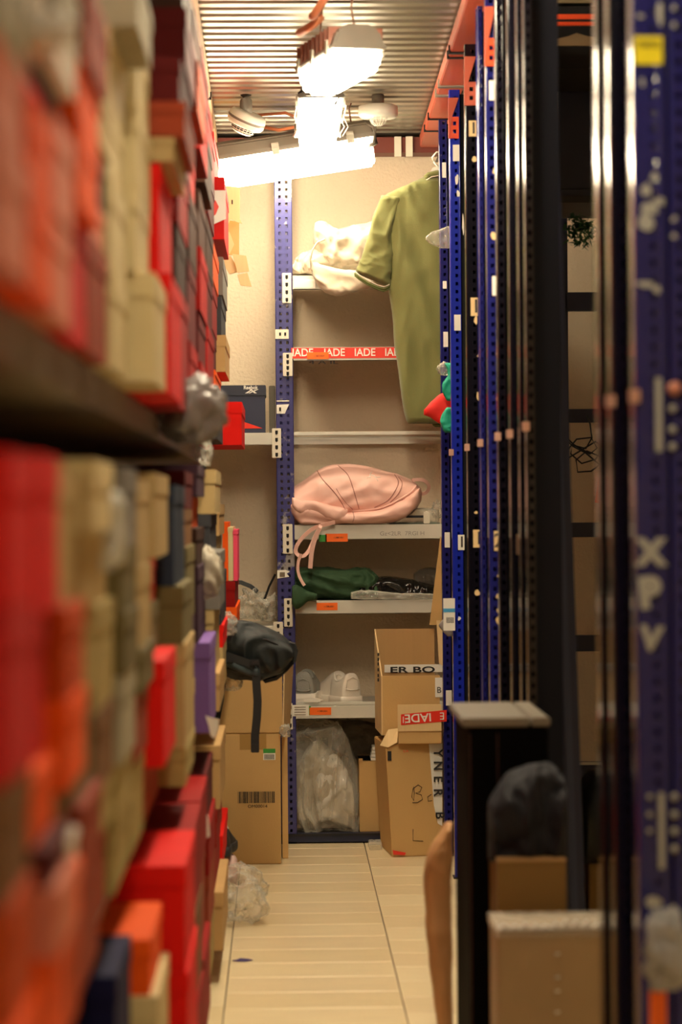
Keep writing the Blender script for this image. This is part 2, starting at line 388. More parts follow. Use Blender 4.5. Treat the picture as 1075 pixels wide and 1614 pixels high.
# ------------------------------------------------------------------ lamps
def batten(a, b_, label, wires=True, wd=0.13, group=None, dm=None, dd=0.072):
    a = Vector(a); b_ = Vector(b_); L = (b_ - a).length; u = (b_ - a).normalized()
    t = thing('batten_lamp', label, 'lamp', a, group)
    side = Vector((0, 0, 1)).cross(u).normalized(); up = u.cross(side)
    M = Matrix.Translation(a) @ Matrix((u, side, up)).transposed().to_4x4()
    def sec(prof, l0, l1, name, m, sm=False, bev=0):
        q = B(); n = len(prof)
        vs = [M @ Vector((l0, p[0], p[1])) for p in prof] + [M @ Vector((l1, p[0], p[1])) for p in prof]
        q.add(vs, [tuple(range(n)), tuple(range(2 * n - 1, n - 1, -1))] + [(i, i + n, (i + 1) % n + n, (i + 1) % n) for i in range(n)], sm)
        return q.build(name, m, t, bevel=bev)
    h = wd / 2
    sec([(-h, 0), (h, 0), (h * 0.82, 0.04), (h * 0.4, 0.055), (-h * 0.4, 0.055), (-h * 0.82, 0.04)], 0, L, 'housing', greypl, bev=0.006)
    sec([(-h * 1.05, -0.008), (h * 1.05, -0.008), (h * 1.05, 0.006), (-h * 1.05, 0.006)], -0.006, L + 0.006, 'gasket_rim', greypl, bev=0.003)
    sec([(-h * 0.93, -0.008), (-h * 0.86, -dd * 0.7), (-h * 0.55, -dd), (h * 0.55, -dd), (h * 0.86, -dd * 0.7), (h * 0.93, -0.008)], 0.008, L - 0.008, 'diffuser', dm or lampm, bev=0.010)
    k = 0
    for s_ in (-1, 1):
        for f in (0.12, 0.5, 0.88):
            q = B().box(f * L - 0.012, f * L + 0.012, s_ * h * 1.04, s_ * (h * 1.04 + 0.006), -0.02, 0.018, M); q.build('clip', galv, t)
    q = B()
    for f in (0.1, 0.9): q.tube([M @ Vector((f * L, 0, 0.05)), M @ Vector((f * L, 0.01, 0.10)), Vector((0, 0, 0)) + (M @ Vector((f * L, 0, 0.05))) * 1 + Vector((0, 0, ceil_z((M @ Vector((f * L, 0, 0))).y) - (M @ Vector((f * L, 0, 0.05))).z))], 0.003, 6)
    q.build('hanging_wire', wirem, t)
    return t, M, L
L1, M1, l1 = batten(W(566, 72, 6.12), W(505, 110, 6.55), 'short sealed batten lamp nearest the camera, hanging askew under the corrugated ceiling', wd=0.135)
q = B()
for k in range(9): q.box(0.04 + k * 0.045, 0.052 + k * 0.045, -0.0715, 0.0715, 0.0, 0.052, M1)
q.build('cooling_ribs', mat('rib_brown', srgb(150, 92, 70), rough=0.5), L1)
q = B(); q.tube([W(520, -40, 6.0), W(513, -5, 6.05), W(497, 22, 6.1), W(492, 26, 6.12)], 0.011, 10); q.build('cable_conduit', wirec, L1)
q = B(); q.tube([W(505, 28, 6.15), W(490, 42, 6.2), W(472, 52, 6.3)], 0.011, 10); q.build('cable_conduit', wirec, L1)
L2, M2, l2 = batten(W(506, 150, 7.05), W(500, 213, 7.72), 'middle sealed batten lamp pointing along the aisle, seen end-on above the long one', wd=0.13)
q = B(); q.tube([W(470, 148, 7.05), W(490, 132, 7.06), W(518, 128, 7.06), W(538, 146, 7.05), W(528, 165, 7.05)], 0.004, 8); q.build('cable', darkmetal, L2)
q = B(); q.box(-0.02, 0.0, -0.05, 0.05, -0.004, 0.05, M2); q.build('end_cap', greypl, L2, bevel=0.006)
for sx in (468, 474, 540, 546):
    q = B(); q.tube([W(sx, 165, 7.2), W(sx - 4, 185, 7.22), W(sx + 3, 200, 7.25), W(sx - 6, 215, 7.3)], 0.0016, 6); q.build('loose_wire', whitepl, L2)
L3, M3, l3 = batten(W(588, 215, 7.98), W(280, 262, 7.98), 'long sealed batten lamp hanging crosswise in front of the back wall', wd=0.13, dd=0.095)
q = B(); q.tube([W(575, 190, 7.95), W(590, 200, 7.9), W(592, 225, 7.9), W(580, 232, 7.92)], 0.009, 8); q.build('cable_conduit', greypl, L3)
q = B(); q.tube([W(478, 215, 7.9), W(465, 200, 7.9), W(440, 205, 7.92), W(395, 196, 8.0)], 0.006, 8); q.tube([W(480, 190, 8.0), W(450, 178, 8.0), W(400, 182, 8.05)], 0.005, 8); q.build('cable', wirec, L3)
for k, xx in enumerate((400, 430, 462, 520)):
    q = B(); q.tube([W(xx, 262 - (xx - 400) * 0.1, 7.92), W(xx + 6, 268 - (xx - 400) * 0.1, 7.91), W(xx + 12, 262 - (xx - 400) * 0.1, 7.92)], 0.0016, 6); q.build('loose_wire', whitepl, L3)
batten((0.16, 4.70, 2.49), (0.16, 5.75, 2.46), 'added unseen batten lamp over the middle of the aisle, filling the end wall', dm=lampm_fill)  # unseen lamp added as front fill, brighter than the visible ones
batten((0.14, 2.2, 2.55), (0.14, 3.4, 2.52), 'sealed batten lamp over the near part of the aisle, above the viewpoint', dm=lampm3)
batten((0.12, -0.9, 2.62), (0.12, 0.3, 2.60), 'sealed batten lamp over the aisle behind the viewpoint', dm=lampm3)
# smoke detector and presence sensor
t = thing('smoke_detector', 'tilted pale grey smoke detector with slotted base left of the lamps', 'detector', W(388, 193, 7.82))
c = W(388, 191, 7.82); M = Matrix.Translation(c) @ Euler((0.30, 0.42, 0)).to_matrix().to_4x4()
B().lathe([(0.03, 0.03), (0.056, 0.028), (0.062, 0.014), (0.062, -0.006), (0.056, -0.016)], M).build('housing', whitepl, t)
B().lathe([(0.0615, 0.010), (0.0632, 0.008), (0.0632, 0.003), (0.0615, 0.001)], M).build('seam_ring', greypl, t)
B().lathe([(0.042, -0.014), (0.038, -0.032), (0.030, -0.040)], M).build('slotted_cover', whitepl, t)
q = B()
for k in range(20):
    A = Matrix.Rotation(2 * PI * k / 20, 4, 'Z')
    for zz, rr in ((-0.019, 0.0405), (-0.026, 0.0385), (-0.0325, 0.0365)):
        q.box(rr - 0.004, rr + 0.0012, -0.0045, 0.0045, zz - 0.002, zz + 0.002, M @ A)
s = q.build('slots', darkhole, t)
q = B(); q.tube([c + Vector((0, 0, 0.02)), c + Vector((0, 0.02, 0.07)), (c.x, c.y + 0.02, ceil_z(c.y))], 0.02, 12); q.build('drop_bracket', greypl, t)
t = thing('presence_sensor', 'round white ceiling sensor with a ribbed clear dome right of the lamps', 'sensor', W(596, 178, 7.85))
c = W(596, 177, 7.85); M = Matrix.Translation(c)
B().lathe([(0.055, 0.022), (0.064, 0.018), (0.065, -0.008), (0.058, -0.018)], M).build('housing', whitepl, t)
q = B(); q.lathe([(0.028, -0.016), (0.027, -0.026), (0.022, -0.036), (0.012, -0.043), (0.003, -0.045)], M, 20)
q.build('dome', clearpl, t)
q = B()
for k in range(14):
    a = 2 * PI * k / 14; q.tube([c + Vector((math.cos(a) * r_, math.sin(a) * r_, z_)) for r_, z_ in ((0.0285, -0.016), (0.0275, -0.026), (0.0225, -0.036), (0.012, -0.0435))], 0.0008, 4)
q.build('dome_ribs', whitepl, t)
q = B(); q.tube([c + Vector((0, 0, 0.02)), (c.x, c.y, ceil_z(c.y))], 0.02, 12); q.build('mount', greypl, t)
# ------------------------------------------------------------------ perforated posts
def perf_plate(w, h, cols, pitch, hw, hh, th):
    """vertical plate in XZ (x 0..w, z 0..h) with square holes, thickness th in +Y; returns B"""
    b = B(); xs = [0.0]
    for c in cols: xs += [c - hw / 2, c + hw / 2]
    xs.append(w); zs = [0.0]; z = pitch * 0.6
    while z + hh < h: zs += [z, z + hh]; z += pitch
    zs.append(h); nx = len(xs); vs = []; fs = []
    for z in zs:
        for x in xs: vs += [(x, 0, z), (x, th, z)]
    I = lambda i, j, k: (j * nx + i) * 2 + k
    hole = lambda i, j: i % 2 == 1 and j % 2 == 1
    for j in range(len(zs) - 1):
        for i in range(nx - 1):
            if hole(i, j):
                fs += [(I(i, j, 0), I(i, j, 1), I(i, j + 1, 1), I(i, j + 1, 0)), (I(i + 1, j, 0), I(i + 1, j + 1, 0), I(i + 1, j + 1, 1), I(i + 1, j, 1)),
                       (I(i, j, 0), I(i + 1, j, 0), I(i + 1, j, 1), I(i, j, 1)), (I(i, j + 1, 0), I(i, j + 1, 1), I(i + 1, j + 1, 1), I(i + 1, j + 1, 0))]
            else:
                fs += [(I(i, j, 0), I(i + 1, j, 0), I(i + 1, j + 1, 0), I(i, j + 1, 0)), (I(i, j, 1), I(i, j + 1, 1), I(i + 1, j + 1, 1), I(i + 1, j, 1))]
    for j in range(len(zs) - 1):
        fs += [(I(0, j, 0), I(0, j + 1, 0), I(0, j + 1, 1), I(0, j, 1)), (I(nx - 1, j, 0), I(nx - 1, j, 1), I(nx - 1, j + 1, 1), I(nx - 1, j + 1, 0))]
    return b.add(vs, fs)
def post_mesh(w, dp, h, cols, key, m):
    b = perf_plate(w, h, cols, 0.0247, 0.0085, 0.0105, 0.002)
    # folded flanges with rounded corners
    for x0, sgn in ((0.0, -1), (w, 1)):
        arc = [(x0, 0.0), (x0 + sgn * 0.002, 0.0004), (x0 + sgn * 0.0036, 0.002), (x0 + sgn * 0.004, 0.005), (x0 + sgn * 0.004, dp - 0.004), (x0 + sgn * 0.003, dp - 0.001), (x0, dp), (x0 - sgn * 0.010, dp)]
        vs = []; fs = []
        for (x, y) in arc: vs += [(x, y, 0), (x, y, h)]
        for (x, y) in reversed(arc): vs += [(x - sgn * 0.0018, min(max(y, 0.0018), dp - 0.0018), 0), (x - sgn * 0.0018, min(max(y, 0.0018), dp - 0.0018), h)]
        n = len(vs) // 2
        fs = [(2 * i, 2 * i + 1, (2 * i + 3) % (2 * n), (2 * i + 2) % (2 * n)) for i in range(n)]
        b.add(vs, fs, True)
    me = b.mesh(key); me.materials.append(m); return me
# back shelving -----------------------------------------------------
SY = 8.20
zS = lambda y: W(575, y, SY).z
unit = thing('shelving_unit', 'white shelving with a blue perforated upright standing against the end wall', 'shelving', (0.25, SY, 0))
def child(me, name, parent, loc, label=None):
    o = bpy.data.objects.new(name, me); COL.objects.link(o); o.parent = parent
    o.matrix_parent_inverse = Matrix.Translation(-parent.location); o.location = loc
    if label: o['label'] = label
    return o
pxl = W(438, 800, SY).x
upm = post_mesh(0.052, 0.045, 2.38, (0.014, 0.037), 'upright', blue_s)
up = child(upm, 'upright', unit, (pxl, SY, 0.0), 'scuffed blue perforated upright')
child(upm, 'upright', unit, (0.68, SY, 0.0)); child(upm, 'upright', unit, (pxl, WY - 0.06, 0.0)); child(upm, 'upright', unit, (0.68, WY - 0.06, 0.0))
B().box(pxl - 0.004, pxl + 0.056, SY, SY + 0.05, 0, 0.006).build('foot_plate', darkmetal, unit)
SX0, SX1 = pxl + 0.056, 0.70
def shelf(x0, x1, ytop, ybot, name='shelf', deck=True, lip=0.02):
    zt, zb = zS(ytop), zS(ybot)
    o = B().box(x0, x1, SY - 0.004, SY + 0.012, zb, zt).box(x0, x1, SY - 0.004, SY + 0.006, zb, zb + 0.003).build(name, shelfm, unit, bevel=0.002)
    if deck: B().box(x0, x1, SY + 0.012, WY - 0.02, zt - 0.010, zt - 0.001).build('shelf_deck', shelfm, unit)
    return zt
Z1 = shelf(SX0, SX1, 434, 456); Z2 = shelf(SX0, SX1, 547, 568)
for (a, b2, yy) in ((680, 686, SY), (690, 700, SY + 0.02), (683, 694, WY - 0.05)):
    B().box(SX0, SX1, yy, yy + 0.014, zS(b2), zS(a)).build('rail', shelfm, unit, bevel=0.002)
Z4 = shelf(SX0, SX1, 827, 850); Z5 = shelf(SX0, SX1, 946, 967); Z6 = shelf(SX0, SX1, 1112, 1132)
B().box(SX0, SX1, SY + 0.006, SY + 0.03, Z6, Z6 + 0.012).build('shelf_ridge', shelfm, unit, bevel=0.003)
Z6b = Z6 + 0.0
B().box(pxl, SX1, SY - 0.002, SY + 0.03, 0.004, 0.034).build('bottom_rail', blue_d, unit, bevel=0.002)
B().box(pxl, SX1, SY - 0.006, SY - 0.002, 0.026, 0.034).build('rail_edge', darkmetal, unit)
B().box(SX0, SX1, SY + 0.03, WY - 0.02, 0.022, 0.030).build('base_deck', darkmetal, unit)
# left bay shelves
for (a, b2) in ((681, 700), (986, 1004)):
    B().box(-0.62, pxl, SY - 0.004, SY + 0.012, zS(b2), zS(a)).build('shelf', shelfm, unit, bevel=0.002)
    B().box(-0.62, pxl, SY + 0.012, WY - 0.02, zS(a) - 0.010, zS(a) - 0.001).build('shelf_deck', shelfm, unit)
ZL = zS(681)
def bracket(x0, x1, y0, y1, nh=4):
    b = B(); p = W(x0, y1, SY - 0.008); q = W(x1, y0, SY - 0.008)
    b.box(p.x, q.x, SY - 0.0085, SY - 0.0045, p.z, q.z)
    o = b.build('bracket', brkt, unit, bevel=0.0015)
    h = B(); w = q.x - p.x
    for k in range(nh):
        z = p.z + (k + 0.55) * (q.z - p.z) / nh; x = p.x + w * 0.5
        h.box(x - 0.0045, x + 0.0045, SY - 0.0092, SY - 0.006, z - 0.007, z + 0.004)
        h.prism([(x - 0.0045, SY - 0.0092, z - 0.007), (x + 0.0045, SY - 0.0092, z - 0.007), (x, SY - 0.0092, z - 0.011)], (0, 0.003, 0))
    h.build('slots', darkhole, o)
    return o
for r in ((445, 459, 430, 478), (446, 461, 556, 593), (429, 443, 675, 722), (446, 461, 826, 873), (448, 461, 943, 988), (431, 446, 980, 1004, 2), (454, 461, 1108, 1150, 3)): bracket(*r)
b0 = decal(434, 455, 519, 534, SY, brkt, unit, 'clip_plate', 0.003)
decal(440, 443, 524, 529, SY - 0.003, darkhole, b0, 'slot'); decal(448, 451, 524, 529, SY - 0.003, darkhole, b0, 'slot')
decal(436, 456, 631, 633, SY, brkt, unit, 'label_scrap'); 
b = B(); b.prism([W(436, 638, SY - 0.001), W(456, 637, SY - 0.001), W(452, 645, SY - 0.001), W(449, 652, SY - 0.001), W(436, 652, SY - 0.001)], (0, -0.001, 0)); o = b.build('torn_sticker', whitem, unit)
decal(440, 443, 642, 648, SY - 0.003, darkhole, o, 'print')
b = B(); b.prism([W(437, 899, SY - 0.001), W(450, 898, SY - 0.001), W(457, 901, SY - 0.001), W(452, 904, SY - 0.001), W(456, 909, SY - 0.001), W(437, 912, SY - 0.001)], (0, -0.001, 0)); o = b.build('torn_sticker', whitem, unit)
decal(441, 449, 902, 909, SY - 0.003, inkbrown, o, 'print')
# tapes, labels on shelf fronts
F = SY - 0.004
decal(459, 660, 547, 565, F, redtape, unit, 'red_tape')
for k, xx in enumerate((477, 527, 575, 623, 660)):
    text('IADE', W(xx, 556 - (xx - 520) * 0.004, F - 0.0016), 0.026, whitem, unit, width=0.070, bold=0.02)
o = decal(484, 518, 555, 566, F - 0.002, orangelab, unit, 'orange_label'); text('-1 588 NNKH', W(503, 561, F - 0.0035), 0.006, inkm, o, width=0.035)
text('4 A IL', W(510, 571, SY + 0.0), 0.014, inkm, unit, width=0.10)
for (x0, x1, y0, y1) in ((513, 548, 841, 854), (499, 532, 950, 962), (488, 522, 1115, 1127)):
    o = decal(x0, x1, y0, y1, F, orangelab, unit, 'orange_label'); text('-1.588.5001', W((x0 + x1) / 2 + 3, (y0 + y1) / 2, F - 0.0015), 0.0055, inkm, o, width=0.034)
decal(503, 515, 843, 854, F, greenlab, unit, 'green_label'); decal(487, 490, 1113, 1127, F + 0.0005, greenlab, unit, 'green_label')
o = decal(461, 487, 1111, 1129, F + 0.0005, whitem, unit, 'price_labels')
for k in range(4): decal(464, 482, 1114 + k * 4, 1115 + k * 4, F - 0.001, inkbrown, o, 'print')
b = B(); b.prism([W(479, 1102, SY - 0.005), W(500, 1100, SY - 0.005), W(510, 1103, SY - 0.005), W(500, 1107, SY - 0.005), W(479, 1105, SY - 0.005)], (0, -0.001, 0)); b.build('torn_sticker', whitem, unit)
text('Gz<2LR  7RGI H', W(634, 841, F - 0.001), 0.014, mat('faint_pencil', srgb(150, 146, 140), rough=0.7), unit, width=0.15)
o = decal(463, 497, 440, 455, F, whitem, unit, 'label_holder', 0.003); decal(464, 495, 443, 453, F - 0.003, whitepl, o, 'card')
# ------------------------------------------------------------------ cloth on the top shelf
t = thing('folded_sweatshirt', 'cream hooded sweatshirt heaped on the top shelf left of the green shirt', 'clothing', (0.15, 8.3, Z1))
loft([(468, 415, 434), (480, 400, 434), (500, 396, 434), (520, 394, 434), (560, 392, 434), (600, 398, 434)], 8.33, 0.10, amp=0.014, fs=13, seed=3).build('body', creamcloth, t)
loft([(494, 358, 380), (500, 353, 398), (512, 352, 415), (530, 362, 425), (555, 358, 427), (575, 354, 425), (592, 350, 420), (608, 360, 418), (618, 375, 410)], 8.30, 0.11, amp=0.022, fs=12, seed=9, stretch=(1, 1, 1.6)).build('hood', creamcloth, t)
loft([(490, 412, 426), (500, 416, 448), (515, 420, 462), (530, 424, 467), (550, 426, 462), (580, 428, 455), (612, 432, 452), (625, 434, 448)], 8.155, 0.035, amp=0.008, fs=12, seed=5, n=40).build('sleeve', creamcloth, t)
q = B(); q.tube([W(x, y, 8.12 + k * 0.003) for k, (x, y) in enumerate(((512, 377), (500, 382), (492, 395), (489, 410), (491, 424), (497, 430)))], 0.0035); q.build('drawstring', creamcloth, t)
t = tag(loft([(459, 422, 433), (465, 410, 434), (480, 398, 434), (492, 406, 434), (505, 418, 434)], 8.26, 0.05, amp=0.012, fs=22, seed=12).build('folded_towel', creamcloth, None), 'small peach white cloth rumpled beside the upright on the top shelf', 'cloth')
# ------------------------------------------------------------------ green polo shirt on hanger
YS = 8.03
t = thing('polo_shirt', 'olive green polo shirt hanging on a white hanger before the shelving', 'shirt', W(690, 660, YS))
rows = [(278, 672, 712), (290, 645, 735), (300, 622, 752), (310, 606, 762), (330, 604, 762), (380, 606, 760), (450, 613, 758), (520, 620, 755), (580, 627, 752), (630, 634, 750), (658, 640, 748), (668, 643, 746)]
rr = [r + (1.0,) for r in rows]
b = loft([(r[0], r[1], r[2]) for r in rows], YS, 0.05, horiz=False, n=90, m=44, amp=0.010, fs=9, seed=2, stretch=(1.6, 1, 0.35), pw=0.75)
b.build('body', olivem, t)
b = loft([(308, 601, 640), (330, 592, 628), (360, 583, 622), (395, 572, 620), (415, 565, 618), (430, 559, 617)], YS - 0.012, 0.034, horiz=False, n=50, m=30, amp=0.008, fs=12, seed=4)
# slant the cuff: lower the right side
for i, v in enumerate(b.v):
    x, y, z = v; zt = W(600, 308, YS).z; zb = W(600, 430, YS).z; f = (zt - z) / (zt - zb)
    xl = W(559, 430, YS).x; b.v[i] = (x, y, z - max(0, f) ** 2 * (x - xl) * 0.42)
b.build('sleeve', olivem, t)
for (m_, dy, w) in ((oliveD, 0, 0.004), (creamcloth, -3.5, 0.0025), (oliveD, 3, 0.003)):
    q = B(); q.tube([W(x, y + dy, YS - 0.047 + abs(x - 590) * 0.0004) for x, y in ((559, 431), (566, 437), (580, 446), (595, 453), (605, 456), (614, 452))], w, 6); q.build('cuff_trim', m_, t)
q = B(); q.tube([W(x, y, YS - 0.035) for x, y in ((670, 281), (676, 276), (688, 273), (700, 272), (710, 276))], 0.010, 10); q.build('collar', olivem, t)
q = B(); q.tube([W(x, y, YS - 0.047) for x, y in ((672, 284), (680, 279), (690, 277), (702, 277))], 0.0022, 6); q.build('collar_trim', creamcloth, t)
q = B(); q.tube([W(x, y, YS - 0.034) for x, y in ((604, 312), (611, 330), (616, 360), (618, 400), (616, 440))], 0.002, 6); q.build('armhole_seam', oliveD, t)
loft([(676, 680, 697), (690, 668, 720)][0:0] or [(664, 680, 712), (670, 682, 712), (673, 686, 712)], YS + 0.01, 0.02, horiz=False, n=8, m=16, amp=0.001).build('back_hem', oliveD, t)
B().box(0.532, 0.540, 7.90, 8.18, W(698, 243, YS).z - 0.006, W(698, 243, YS).z - 0.001).build('hanging_rail', darkmetal, unit)
h = thing('coat_hanger', 'white plastic hanger hook above the green shirt collar', 'hanger', W(690, 270, YS))
q = B(); q.tube([W(x, y, YS) for x, y in ((690, 276), (690, 262), (684, 256), (681, 248), (688, 240), (698, 240), (706, 244))], 0.003, 8); q.build('hook', whitepl, h)
q = B(); q.prism([W(676, 276, YS - 0.01), W(682, 264, YS - 0.01), (W(697, 262, YS - 0.01)), W(706, 276, YS - 0.01)], (0, 0.02, 0)); q.build('shoulder', whitepl, h)
# ------------------------------------------------------------------ pink backpack and straps
t = thing('pink_backpack', 'pink nylon backpack lying on its side on the middle white shelf', 'backpack', (0.25, 8.33, Z4))
pb = loft([(456, 795, 826), (460, 772, 827), (478, 758, 827), (500, 742, 827), (520, 734, 827), (545, 732, 827), (575, 734, 827), (605, 741, 825), (630, 749, 818), (650, 758, 808), (664, 769, 790)], 8.33, 0.125, n=80, m=44, amp=0.009, fs=7, seed=6, stretch=(0.7, 1, 1.5), zfloor=Z4 + 0.001, pw=0.85)
pb.build('body', pinkm, t)
pb2 = loft([(457, 794, 808), (475, 793, 826), (500, 800, 827), (530, 806, 827), (560, 808, 827), (600, 803, 825), (635, 787, 817), (662, 768, 792)], 8.225, 0.05, n=60, m=26, amp=0.010, fs=10, seed=8, stretch=(0.8, 1, 1.4), zfloor=Z4 + 0.001); pb2.build('side_panel', pinkm, t)
pb3 = loft([(460, 783, 798), (470, 784, 808), (490, 790, 812), (520, 797, 818), (548, 804, 822)], 8.20, 0.03, n=40, m=22, amp=0.016, fs=12, seed=31); pb3.build('base_fold', pinkm, t)
allp = B(); allp.add(pb.v, pb.f); allp.add(pb2.v, pb2.f); allp.add(pb3.v, pb3.f)
for nm, pts, rr_, mm in (('pocket_zip', [(500, 742), (508, 755), (520, 768), (532, 782), (540, 795), (544, 803)], 0.0016, pinkD), ('front_seam', [(533, 734), (548, 748), (556, 768), (562, 788), (566, 802)], 0.0016, pinkD),
    ('pocket_seam', [(530, 770), (536, 780), (545, 792), (556, 803)], 0.0011, pinkD), ('top_seam', [(622, 748), (628, 760), (622, 775), (610, 790), (590, 800)], 0.0014, pinkD), ('side_seam', [(628, 752), (634, 762), (628, 778), (615, 792)], 0.0014, pinkD),
    ('piping', [(555, 806), (580, 804), (605, 799), (630, 787), (650, 774), (658, 762)], 0.004, pinkm), ('base_seam', [(556, 806), (558, 815), (556, 823)], 0.0012, pinkD)):
    q = B(); q.tube(proj(allp, dense(pts), 0.0008), rr_, 6); q.build(nm, mm, t)
q = B(); q.ribbon([W(x, y, 8.26 + k * 0.004) for k, (x, y) in enumerate(dense([(650, 757), (658, 756), (667, 757), (674, 762), (676, 769), (672, 776), (664, 778), (656, 772)], 3))], 0.012, 0.003, 'flat'); q.build('grab_handle', pinkm, t)
q = B(); q.ribbon([W(x, y, Y) for x, y, Y in dense([(528, 823, 8.17), (512, 827, 8.165), (494, 833, 8.16), (478, 846, 8.155), (469, 858, 8.15), (466, 868, 8.15), (470, 875, 8.15), (479, 876, 8.145), (488, 866, 8.145), (497, 845, 8.15), (506, 828, 8.16)], 4)], 0.013, 0.0022, 'flat'); q.build('strap', pinkm, t)
q = B(); q.ribbon([W(x, y, 8.14) for x, y in dense([(504, 832), (496, 850), (491, 872), (489, 896)], 4)], 0.015, 0.0025, 'flat'); q.build('strap', pinkm, t)
q = B(); q.ribbon([W(x, y, 8.135) for x, y in dense([(475, 873), (470, 886), (470, 902), (475, 915), (480, 923)], 4)], 0.010, 0.0025, 'flat'); q.build('strap', pinkm, t)
q = B()
for seg in (((584, 754), (583, 748), (586, 744)), ((583, 748), (590, 750), (596, 758)), ((592, 752), (600, 752)), ((578, 753), (584, 751))):
    q.tube(proj(allp, seg, 0.001), 0.0012, 6)
q.build('emblem', whitem, t)
t = thing('plastic_pack', 'flat grey plastic sleeve of buckles lying right of the pink backpack', 'package', (0.45, 8.3, Z4))
B().box(W(612, 820, 8.3).x, W(692, 820, 8.3).x, 8.24, 8.42, Z4, Z4 + 0.006).build('tray', mat('grey_green_plastic', srgb(120, 128, 116), rough=0.2), t, bevel=0.002)
loft([(620, 812, 826), (640, 804, 826), (665, 800, 826), (692, 803, 826)], 8.30, 0.06, n=20, m=20, amp=0.004, fs=30).build('film', clearpl, t)
B().box(W(667, 820, 8.24).x, W(677, 820, 8.24).x, 8.215, 8.222, Z4 + 0.002, Z4 + 0.04).build('buckle', brkt, t, bevel=0.002)
B().box(W(640, 820, 8.24).x, W(668, 820, 8.24).x, 8.23, 8.24, Z4 + 0.022, Z4 + 0.030).build('bar', darkmetal, t)
tag(crumple(W(690, 803, 8.3), (0.02, 0.03, 0.03), 4).build('film_scrap', clearpl, None), 'scrap of clear film at the right end of the middle shelf', 'plastic film')
# ------------------------------------------------------------------ lower shelves
t = thing('green_jacket', 'dark green cloth bundled on the lower shelf beneath the pink straps', 'clothing', (0.1, 8.3, Z5))
loft([(458, 915, 944), (470, 897, 945), (490, 894, 945), (515, 896, 945), (545, 897, 945), (570, 896, 945), (586, 900, 946), (598, 912, 946)], 8.31, 0.10, n=70, m=34, amp=0.024, fs=10, seed=21, stretch=(0.8, 1, 1.5), zfloor=Z5 + 0.001).build('body', greencl, t)
loft([(460, 925, 952), (466, 922, 960), (475, 925, 957), (486, 932, 948), (500, 936, 946)], 8.17, 0.028, n=24, m=20, amp=0.007, fs=18).build('sleeve', greencl, t)
tag(loft([(556, 932, 941), (570, 920, 943), (590, 912, 944), (615, 909, 944), (645, 913, 944), (670, 920, 946), (690, 926, 946)], 8.29, 0.075, n=60, m=34, amp=0.014, fs=16, seed=33, zfloor=Z5 + 0.001).build('wrapped_garment', blackwrap, None), 'black garment in shiny clear wrap on the lower shelf, right of the green cloth', 'package')
t0 = bpy.data.objects['wrapped_garment']
loft([(553, 934, 944), (575, 930, 944.5), (620, 934, 944.5), (688, 936, 944.5)], 8.19, 0.02, n=30, m=16, amp=0.006, fs=26).build('film_edge', milky, t0)
tag(loft([(652, 905, 920), (662, 898, 928), (678, 895, 934), (695, 897, 936)], 8.38, 0.06, n=30, m=24, amp=0.012, fs=24, seed=41).build('wrapped_garment', smoky, None), 'smaller smoky plastic bag behind the black wrapped garment, at the shelf end', 'package')
